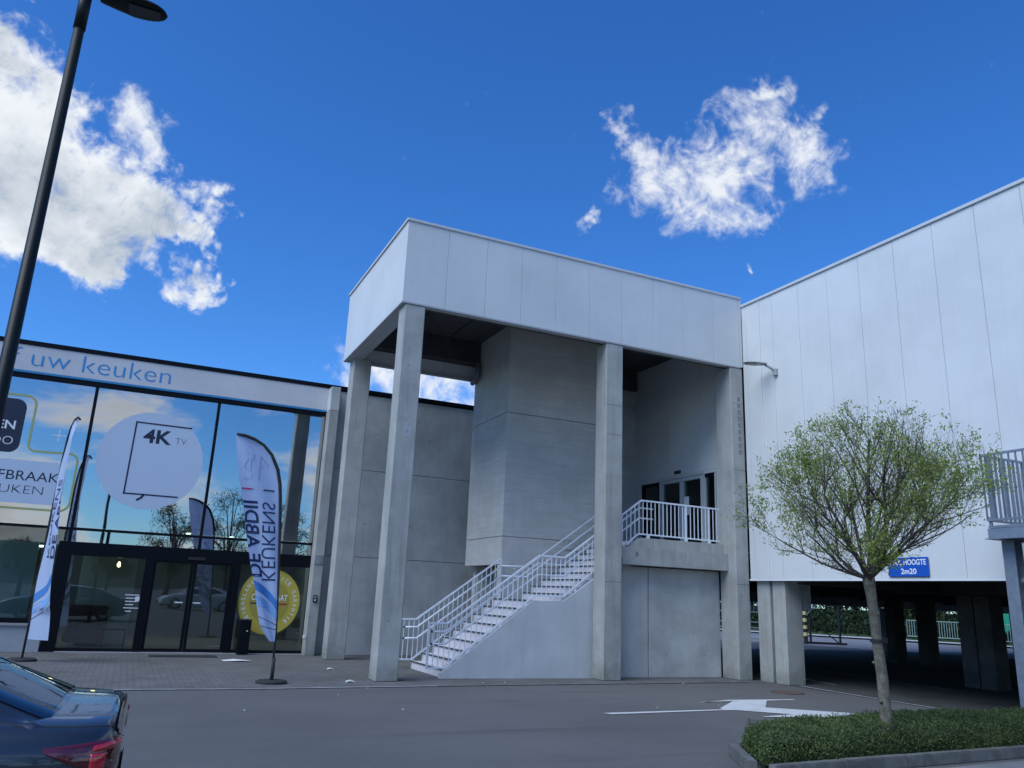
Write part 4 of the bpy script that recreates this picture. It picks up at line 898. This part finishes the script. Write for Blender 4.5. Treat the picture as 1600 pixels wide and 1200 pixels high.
def flag_two():
    bx, by = -1.70, 19.22
    pole = [(-1.70, .03), (-1.69, 1.0), (-1.68, 2.2), (-1.665, 3.2), (-1.655, 4.0), (-1.625, 4.50), (-1.585, 4.74), (-1.53, 4.88), (-1.47, 4.91), (-1.42, 4.85)]
    dy = [0, 0, 0, 0, -.02, -.10, -.22, -.36, -.52, -.62]
    t = thing('feather_flag', 'narrow-looking feather flag left of the doors, seen almost edge on', 'flag', (bx, by, 0), 'feather flags before the showroom')
    tube('pole', [(p[0], by + d, p[1]) for p, d in zip(pole, dy)], .022, blackr, t, 10)
    lathe('base_plate', [(.27, 0), (.27, .035), (.24, .055), (.05, .06)], (bx, by, .002), blackr, t, 28)
    NZ, NU = 50, 10
    W = [(.42, .40), (1.2, .33), (2.0, .27), (3.0, .17), (4.2, .15), (4.9, .06)]
    def wz(z):
        for (a, b), (c, d) in zip(W, W[1:]):
            if z <= c: return b + (d - b) * (z - a) / (c - a)
        return .02
    def P(u, z):
        k = min(len(pole) - 2, next((i for i in range(len(pole) - 1) if pole[i + 1][1] >= z), 7)); (xa, za), (xb, zb_) = pole[k], pole[k + 1]
        f = (z - za) / max(1e-5, zb_ - za); f = min(1, max(0, f)); xp = xa + (xb - xa) * f; yp = dy[k] + (dy[k + 1] - dy[k]) * f
        dep = .62 * min(1, (4.9 - z) / .5 + .1)
        return V((xp + wz(z) * u + .02 * math.sin(u * 6 + z * 3), by + yp - dep * u * (.9 if z > 1 else .6), z))
    vs = [P(u / NU, .42 + (4.86 - .42) * k / NZ) for k in range(NZ + 1) for u in range(NU + 1)]; fs = [(k * (NU + 1) + u, k * (NU + 1) + u + 1, (k + 1) * (NU + 1) + u + 1, (k + 1) * (NU + 1) + u) for k in range(NZ) for u in range(NU)]
    cl = obj('cloth', vs, fs, fabm, t, smooth=True)
    def wrap(o, w):
        L = WL[o.name]
        for v in o.data.vertices: p = v.co + L; u = p.x / w; q = P(u, p.z); v.co = V((q.x - .004, q.y - .006, q.z)) - L
    def sub(o):
        bm = bmesh.new(); bm.from_mesh(o.data); bmesh.ops.triangulate(bm, faces=bm.faces)
        for _ in range(2):
            e = [x for x in bm.edges if x.calc_length() > .05]; bmesh.ops.subdivide_edges(bm, edges=e, cuts=1) if e else None
        bm.to_mesh(o.data); bm.free()
    a = text('lettering', 'KEUKENS', (.55, 0, 2.02), (0, 0, 1), (-1, 0, 0), 1.6, .28, fabn, t, weight=0); a.data.materials[0] = fabn; sub(a); wrap(a, 1.0); split_letters(a, cl)
    b = text('lettering', 'DE ABDIJ', (.97, 0, 2.0), (0, 0, 1), (-1, 0, 0), 1.55, .26, fabn, t, weight=.02); sub(b); wrap(b, 1.0); split_letters(b, cl)
    def band(z0, z1, w, m):
        vs = []
        for i in range(11):
            u = i / 10; z = z0 + (z1 - z0) * u ** 1.4
            for s in (-.5, .5): q = P(u, z + s * w); vs.append((q.x, q.y - .008, q.z))
        obj('print_swoosh', vs, [(2 * i, 2 * i + 2, 2 * i + 3, 2 * i + 1) for i in range(10)], m, t)
    band(1.20, 1.62, .18, fabb); band(.98, 1.28, .16, fabl); band(.80, 1.1, .014, fabn)
flag_two()

# ---------------------------------------------------------------- cars
def catmull(tab, x):
    n = len(tab); x = min(max(x, 0), n - 1 - 1e-6); i = int(x); f = x - i
    p0, p1, p2, p3 = tab[max(i - 1, 0)], tab[i], tab[i + 1], tab[min(i + 2, n - 1)]
    p0, p1, p2, p3 = map(np.asarray, (p0, p1, p2, p3))
    return .5 * (2 * p1 + (p2 - p0) * f + (2 * p0 - 5 * p1 + 4 * p2 - p3) * f * f + (3 * p1 - p0 - 3 * p2 + p3) * f ** 3)
# station: x (from rear), half width, deck height at centre, shoulder height, sill height
ST = [(.00, .60, .82, .78, .46), (.015, .68, .915, .82, .40), (.05, .755, .950, .85, .34), (.12, .815, .960, .865, .30), (.25, .86, .965, .875, .27), (.45, .885, .975, .88, .25), (.75, .90, .985, .885, .24),
      (1.2, .91, .99, .885, .22), (1.9, .91, .97, .88, .20), (2.7, .91, .95, .87, .20), (3.3, .905, .95, .86, .21), (3.8, .90, .90, .82, .24), (4.2, .86, .82, .74, .26), (4.5, .76, .68, .62, .3), (4.62, .5, .56, .52, .35)]
def body_pt(s, t):
    """s station index, t 0..1 from deck centre to sill, one side"""
    x, w, h, sh_, si = catmull(ST, s)
    sec = [(0, h), (.35 * w, h - .002), (.66 * w, h - .012), (.84 * w, h - .035), (.935 * w, sh_ + .02), (.985 * w, sh_ - .06), (1.0 * w, sh_ - .18), (1.0 * w, (sh_ + si) / 2), (.985 * w, si + .12), (.95 * w, si), (.6 * w, si - .03)]
    y, z = catmull(sec, t * (len(sec) - 1)); return x, y, z
GH = [(.30, .968, .70), (.50, 1.045, .69), (.82, 1.175, .655), (1.15, 1.285, .61), (1.55, 1.365, .59), (2.1, 1.40, .58), (2.6, 1.37, .58), (3.0, 1.26, .62), (3.35, 1.07, .68), (3.55, .95, .72)]
def gh_pt(s, t):
    x, h, wt = catmull(GH, s); wb = .80 if x < 3.2 else .78; zb = .93
    if h < zb + .08: zb = h - .06
    sec = [(0, h), (.5 * wt, h - .006), (.85 * wt, h - .022), (1.0 * wt, h - .06), (wt + (wb - wt) * .35, h - .06 - (h - .06 - zb) * .4), (wt + (wb - wt) * .7, h - .06 - (h - .06 - zb) * .75), (wb, zb - .03)]
    y, z = catmull(sec, t * 6); return x, y, z
def car(label, rear, heading, paint, group=None):
    """rear: world point under rear bumper centre; heading: unit vector towards the front"""
    t = thing('parked_car', label, 'car', (rear[0], rear[1], 0), group)
    hd = V((*heading, 0)).normalized(); sd_ = V((-hd.y, hd.x, 0)); O = V((rear[0], rear[1], 0))
    w = lambda p, s=1: O + hd * p[0] + sd_ * (p[1] * s) + V((0, 0, p[2]))
    def surf(name, fn, s0, s1, t0, t1, m, off=0.0, sides=(1, -1), ns=40, nt=20, cap=False, mask=None, smooth=True, parent=t, thick=0):
        vs, fs = [], []
        for sg in sides:
            o = len(vs); G = [[V(fn(s0 + (s1 - s0) * i / ns, t0 + (t1 - t0) * j / nt)) for j in range(nt + 1)] for i in range(ns + 1)]
            for i in range(ns + 1):
                for j in range(nt + 1):
                    p = G[i][j]
                    if off:
                        du = G[min(i + 1, ns)][j] - G[max(i - 1, 0)][j]; dv = G[i][min(j + 1, nt)] - G[i][max(j - 1, 0)]; n = du.cross(dv); n = n.normalized() if n.length > 1e-9 else V((0, 0, 1))
                        if n.y < 0 and n.z < .3 or n.z < -.5: n = -n
                        if n.dot(V((-.2, 1, .6))) < 0: n = -n
                        p = p + n * off
                    vs.append(w(p, sg))
            for i in range(ns):
                for j in range(nt):
                    if mask and not mask((i + .5) / ns, (j + .5) / nt, G[i][j]): continue
                    q = (o + i * (nt + 1) + j, o + i * (nt + 1) + j + 1, o + (i + 1) * (nt + 1) + j + 1, o + (i + 1) * (nt + 1) + j); fs.append(q if sg > 0 else q[::-1])
        ob = obj(name, vs, fs, m, parent, smooth=smooth); bm = bmesh.new(); bm.from_mesh(ob.data); bmesh.ops.remove_doubles(bm, verts=bm.verts, dist=.0005)
        if cap:
            be = [e for e in bm.edges if e.is_boundary]; bmesh.ops.holes_fill(bm, edges=be, sides=0)
        loose = [v for v in bm.verts if not v.link_faces]; bmesh.ops.delete(bm, geom=loose, context='VERTS')
        bmesh.ops.recalc_face_normals(bm, faces=bm.faces); bm.to_mesh(ob.data); bm.free()
        if smooth: ob.data.polygons.foreach_set('use_smooth', [True] * len(ob.data.polygons))
        return ob
    N = len(ST) - 1; body = surf('body', body_pt, 0, N, 0, 1, paint, ns=110, nt=44, cap=True)
    surf('roof', gh_pt, 0, 9, 0, 1, paint, ns=60, nt=24)
    surf('rear_window', gh_pt, .25, 3.35, 0, .44, glassc, off=.006, ns=20, nt=10)
    surf('windscreen', gh_pt, 6.3, 8.6, 0, .44, glassc, off=.006, ns=20, nt=10)
    surf('side_window', gh_pt, 2.6, 4.6, .56, .90, glassc, off=.006, ns=20, nt=8, mask=lambda a, b, p: p.z > 1.0 and b > (.55 - a) * 1.1)
    surf('side_window', gh_pt, 4.75, 7.2, .56, .90, glassc, off=.006, ns=20, nt=8, mask=lambda a, b, p: p.z > 1.0)
    # boot lid shut line, lamps and bumper
    redm = mat('tail_lamp_red', (.09, .004, .010), .08, coat=1.0); redb = mat('tail_lamp_bright', (.55, .01, .03), .1, coat=1.0); 
    def zpatch(name, s0, s1, lo, hi, m, off, sg, ns=60, nt=14, parent=t):
        def at(si, z):
            a_, b_ = .30, .93
            for _ in range(22):
                c_ = (a_ + b_) / 2
                if body_pt(si, c_)[2] > z: a_ = c_
                else: b_ = c_
            return V(body_pt(si, (a_ + b_) / 2))
        vs = []
        for i in range(ns + 1):
            si = s0 + (s1 - s0) * i / ns; x = body_pt(si, .5)[0]; zl, zh = lo(x), hi(x)
            for j in range(nt + 1):
                z = zh + (zl - zh) * j / nt; p = at(si, z); e = V(body_pt(si + .05, .5)); f_ = V(body_pt(si - .05, .5)); tx = V((e.x - f_.x, e.y - f_.y, 0)).normalized()
                n = V((-tx.y, tx.x, .25)).normalized(); edge = min(i / ns, 1 - i / ns, j / nt, 1 - j / nt); o_ = off * min(1, .15 + edge * 9)
                vs.append(w(p + n * o_, sg))
        fs = [(i * (nt + 1) + j, i * (nt + 1) + j + 1, (i + 1) * (nt + 1) + j + 1, (i + 1) * (nt + 1) + j) for i in range(ns) for j in range(nt)]
        return obj(name, vs, fs, m, parent, smooth=True)
    for sg in (1, -1):
        hi = lambda x: .862 - .07 * x; lo = lambda x: min(hi(x) - .002, .70 + max(0, x - .06) ** 1.15 * .55)
        tl = zpatch('tail_light', .15, 4.45, lo, hi, redm, .014, sg)
        zpatch('light_bar', .3, 3.15, lambda x: hi(x) - .055, lambda x: hi(x) - .012, redb, .021, sg, nt=4, parent=tl)
        zpatch('light_bar', 2.2, 3.1, lambda x: .715, lambda x: hi(x) - .05, redb, .021, sg, ns=14, parent=tl)
        zpatch('reflector', .9, 2.1, lambda x: .735, lambda x: .765, mat('reflector_dark_red', (.08, .005, .01), .15, coat=1.0), .019, sg, ns=14, nt=3, parent=tl)
    surf('shut_line', body_pt, 1.0, 5.1, .325, .337, blackr, off=.0015, ns=40, nt=1); 
    for sg in (1, -1): surf('bumper', body_pt, 0, 4.2, .78, .97, mat('bumper_black', (.02, .02, .022), .6), off=.012, sides=(sg,), ns=30, nt=10)
    surf('spoiler_lip', body_pt, .7, 1.6, 0, .34, paint, off=.012, ns=6, nt=20)
    for x in (.86, 3.62):
        for sg in (1, -1):
            vs, fs = [], []
            c = w((x, .80, .32), sg); ax = sd_ * sg
            def ring(r, off): return [c + ax * off + (hd * math.cos(a) + V((0, 0, 1)) * math.sin(a)) * r for a in [2 * math.pi * k / 24 for k in range(24)]]
            rr = [ring(.20, -.08), ring(.32, -.10), ring(.325, .09), ring(.29, .115), ring(.21, .11)]; vs = [v for q in rr for v in q]
            fs = [(i * 24 + k, i * 24 + (k + 1) % 24, (i + 1) * 24 + (k + 1) % 24, (i + 1) * 24 + k) for i in range(4) for k in range(24)]
            wh = obj('wheel', vs, fs, blackr, t); r2 = ring(.21, .10) + ring(.05, .07); obj('rim', r2, [(k, (k + 1) % 24, 24 + (k + 1) % 24, 24 + k) for k in range(24)] + [tuple(range(24, 48))], mat('rim_alloy', (.4, .4, .42), .3, metal=.8), wh)
    return t
blue = mat('dark_blue_car_paint', (.030, .038, .050), .30, metal=.45, coat=1.0)
car('dark blue saloon car cut off by the left edge, its rear lamp glowing red', (.10, 5.50), (-1, 0.03), blue)
# far parked cars behind the camera, seen in the showroom glass
whitec = mat('white_car_paint', (.6, .6, .6), .3, coat=1.0)
car('white saloon parked far behind the viewer, mirrored in the door glass', (6.5, -14), (-1, .1), whitec)

# ---------------------------------------------------------------- beyond the garage
hill_m = mat('hill_green', (.03, .045, .035), .95, var=.3, vs=.05)
def hill(name, x0, x1, y, h, dep, seedv):
    vs, fs = [], []; n = 60
    for i in range(n + 1):
        x = x0 + (x1 - x0) * i / n; hh = h * (.72 + .28 * noise.noise(V((x * .008, seedv, 0))) + .06 * noise.noise(V((x * .06, seedv, 4))))
        for k, (dy, f) in enumerate(((0, 0), (dep * .4, .8), (dep, 1.0), (dep * 1.8, .0))): vs.append((x, y + dy, max(-.5, hh * f - (.5 if f == 0 else 0))))
    for i in range(n):
        for k in range(3): fs.append((i * 4 + k, (i + 1) * 4 + k, (i + 1) * 4 + k + 1, i * 4 + k + 1))
    tag(obj(name, vs, fs, hill_m, None), kind='structure')
hill('hill', -260, 300, -220, 17, -40, 2.0)
fm = [leaf_mat('mid_leaf', (.018, .036, .012), (.07, .11, .03), .3), leaf_mat('dark_leaf', (.010, .022, .010), (.03, .055, .018), .2)]
def blob_tree(label, c, h, r, n, m, size=.16, trunk_h=1.2, group=None, sparse=False, name='tree'):
    t = thing(name, label, 'tree' if name == 'tree' else 'shrub', (c[0], c[1], 0), group)
    tube('trunk', [(c[0], c[1], 0), (c[0] + .05, c[1], trunk_h), (c[0], c[1], h * .75)], [r * .07, r * .055, .03], twigm, t, 8)
    vs, fs = [], []
    K = 26; cs = []
    for k in range(K):
        d = V((random.gauss(0, 1), random.gauss(0, 1), random.gauss(0, .9))).normalized(); rr = random.uniform(.35, .8)
        q = V((c[0] + d.x * r * rr, c[1] + d.y * r * rr, trunk_h + (h - trunk_h) * (.5 + d.z * .42 * (rr + .2)))); cs.append((q, r * random.uniform(.18, .36)))
        a, b = tube_data([(c[0], c[1], trunk_h + random.uniform(0, .3 * h)), ((q.x + c[0]) / 2, (q.y + c[1]) / 2, q.z - .2 * r), tuple(q)], [.05, .035, .012], 5, False); o = len(vs); vs += a; fs += [tuple(i + o for i in f) for f in b]
        if sparse:
            for _ in range(9):
                e = q + V((random.gauss(0, .35), random.gauss(0, .35), random.gauss(.15, .35))) * r * .5
                a, b = tube_data([tuple(q), tuple((q + e) / 2 + V((0, 0, .1))), tuple(e)], [.018, .012, .004], 3, False); o = len(vs); vs += a; fs += [tuple(i + o for i in f) for f in b]
    obj('branches', vs, fs, twigm, t)
    P = []
    for q, rr in cs:
        g = RNG.normal(size=(n // K, 3)); g /= np.linalg.norm(g, axis=1)[:, None]; g *= (RNG.random((n // K, 1)) ** .4) * rr; P.append(np.array(q) + g * np.array([1.1, 1.1, .8]))
    leaves('foliage', np.concatenate(P), size, m, t, None, .5)
    return t
G1 = 'trees mirrored in the showroom glass'
for i, (x, y, h, r, sp, lab) in enumerate(((2.5, -20, 8.4, 2.8, True, 'tallest loose-branched tree mirrored in the glass beside the round sticker'), (6.4, -21, 9.4, 3.0, True, 'bushy tree mirrored behind the feather flag'), (9.6, -20, 8.2, 2.6, True, 'right-hand tree mirrored near the glass edge'),
                                          (-7, -24, 4.4, 2.0, False, 'low round tree mirrored at the far left of the glass'), (-1.5, -26, 3.9, 1.9, False, 'low tree mirrored beneath the round sticker'), (14, -22, 8.5, 3, True, 'tree standing behind the viewer to the right'))):
    blob_tree(lab, (x, y), h, r, 5200 if sp else 5200, fm[0], .12 if sp else .17, 1.6, G1, sp)
# bank, hedge and trees on the far side of the garage
bank_dir = V((.53, -.85)); far0 = V((36, 47)); 
def far_pt(s, off): n = V((.85, .53)); return far0 + bank_dir * s + n * off
def far_strip(name, s0, s1, o0, o1, z0, z1, m):
    a, b, c, d = far_pt(s0, o0), far_pt(s1, o0), far_pt(s1, o1), far_pt(s0, o1)
    o = obj(name, [(a.x, a.y, z0), (b.x, b.y, z0), (c.x, c.y, z1), (d.x, d.y, z1)], [(0, 1, 2, 3)], m, None); o['kind'] = 'structure'
    if o.data.polygons[0].normal.z < 0: o.data.flip_normals()
    return o
far_strip('road', -30, 70, -14, -.01, .007, .007, mat('sunlit_asphalt', (.20, .20, .215), .85, var=.1, vs=1))  # sunlight on the far road is put into this paler asphalt colour
far_strip('verge_pavement', -30, 70, .0, 1.6, .10, .12, mat('light_paving', (.5, .5, .5), .8))
far_strip('verge', -30, 70, 1.61, 5, .12, 1.2, mat('grass_bank', (.035, .06, .02), .95, var=.3, vs=1.5)); far_strip('verge', -30, 70, 5, 9, 1.2, 1.8, mat('grass_bank'))
pts = []
for _ in range(60000):
    s, o_ = random.uniform(-14, 40), random.uniform(1.8, 7.5); p = far_pt(s, o_); pts.append((p.x, p.y, .15 + (o_ - 1.6) * .32 + random.random() * (.5 if o_ < 5 else 2.6)))
tag(leaves('bank_shrubs', pts, .24, fm[1], None, (45, 40, 0), .5, .5), 'dense green ground cover on the bank beyond the garage', 'shrubs', kind='stuff')
for i in range(10):
    p = far_pt(-12 + i * 4.2, 7.5 + (i % 3) * 1.5)
    blob_tree('leafy green tree on the bank behind the garage', (p.x, p.y), 8 + (i * 7 % 3), 3.2, 5200, fm[i % 2], .30, .9, 'trees on the bank beyond the garage')
for i in range(7):
    p = far_pt(-14 + i * 7, 14)
    blob_tree('leafy green tree on the bank behind the garage', (p.x, p.y), 9, 4.6, 6000, fm[1], .42, .6, 'trees on the bank beyond the garage')
# green fence on the bank side
ff = thing('bar_fence', 'low pale green bar fence along the far pavement seen between garage pillars', 'fence', (*far_pt(20, 1.2), 0))
fmn = mat('fence_green_grey', (.25, .36, .33), .5)
a, b = far_pt(13.5, 1.4), far_pt(34, 1.4)
for z in (.35, 1.30): tube('rail', [(a.x, a.y, z), (b.x, b.y, z)], .03, fmn, ff, 4)
nb = 150
for i in range(nb + 1):
    p = a + (b - a) * i / nb; box('bar', p.x - .012, p.x + .012, p.y - .012, p.y + .012, .35, 1.30, fmn, ff)
# steel frame and striped bollard
sf2 = thing('braced_stand', 'black steel A-frame with diagonal braces standing beyond the garage edge', 'frame', (32, 31.2, 0))
stl = mat('black_steel', (.015, .017, .022), .5)
A, B = V((30.6, 32.2, 0)), V((32.9, 30.9, 0)); D_ = B - A
tube('base_beam', [A + V((-.5, .3, .06)), B + D_ * .12 + V((0, 0, .06))], .07, stl, sf2, 4)
for f, h in ((1.0, 2.6), (.45, 1.35), (0, 2.6)): p = A + D_ * f; tube('upright', [p, p + V((0, 0, h))], .055, stl, sf2, 4)
tube('brace', [A + D_ * .0 + V((0, 0, .3)), A + D_ * .75 + V((0, 0, 2.4))], .04, galv, sf2, 4)
tube('brace', [A + D_ * .40 + V((0, 0, .1)), A + V((0, 0, 1.0))], .035, stl, sf2, 4); tube('brace', [A + D_ * .97 + V((0, 0, .1)), A + D_ * .5 + V((0, 0, 1.1))], .035, stl, sf2, 4)
bo = thing('striped_bollard', 'yellow and black striped bollard behind the steel frame', 'bollard', (31.3, 31.2, 0))
for i in range(8): lathe('band', [(.10, 0), (.10, .17)], (31.0, 31.3, .22 + i * .17), mat('bollard_yellow', (.7, .6, .25), .5) if i % 2 else blackr, bo, 12)
lathe('foot', [(.12, 0), (.10, .22)], (31.0, 31.3, 0), blackr, bo, 12)
# steel stair seen in the gap left of the pillars
ss = thing('steel_stair', 'galvanised steel stair seen through the gap left of the garage pillars', 'staircase', (26.6, 30.2, 0))
gp = mat('pale_steel', (.35, .40, .42), .4)
for k, (x, y) in enumerate(((26.2, 30.4), (27.2, 29.6))): tube('post', [(x, y, 0), (x, y, 1.5)], .06, gp, ss, 4)
p0, p1 = V((25.4, 31.0, 0)), V((28.0, 29.0, 0))
for z in (.25, .5, .75, 1.0, 1.45): tube('rail', [p0 + V((0, 0, z)), p1 + V((0, 0, z))], .03, gp, ss, 4)
for i in range(22): p = p0 + (p1 - p0) * i / 21; box('bar', p.x - .015, p.x + .015, p.y - .015, p.y + .015, 1.5, 2.4, galv, ss)
tube('rail', [p0 + V((0, 0, 2.4)), p1 + V((0, 0, 2.4))], .03, galv, ss, 4)
# green van at the far right gap
gv = thing('green_truck', 'green box truck parked beyond the garage at the far right gap', 'truck', (49, 30.5, 0))
gm = mat('truck_green', (.02, .30, .16), .5)
box('box_body', 48, 50, 29.0, 33.0, .75, 3.0, gm, gv, .04) ; box('chassis', 48.2, 49.8, 29.1, 32.9, .45, .74, blackr, gv)
box('cab', 48.1, 49.9, 27.9, 28.95, .5, 2.1, gm, gv, .12)
for y in (28.4, 31.9):
    for x in (48.1, 49.6): tube('wheel', [(x, y, .4), (x + .25, y, .4)], .4, blackr, gv, 16)
print('objects', len(bpy.data.objects), 'tris', sum(len(o.data.polygons) for o in bpy.data.objects if o.type == 'MESH'))
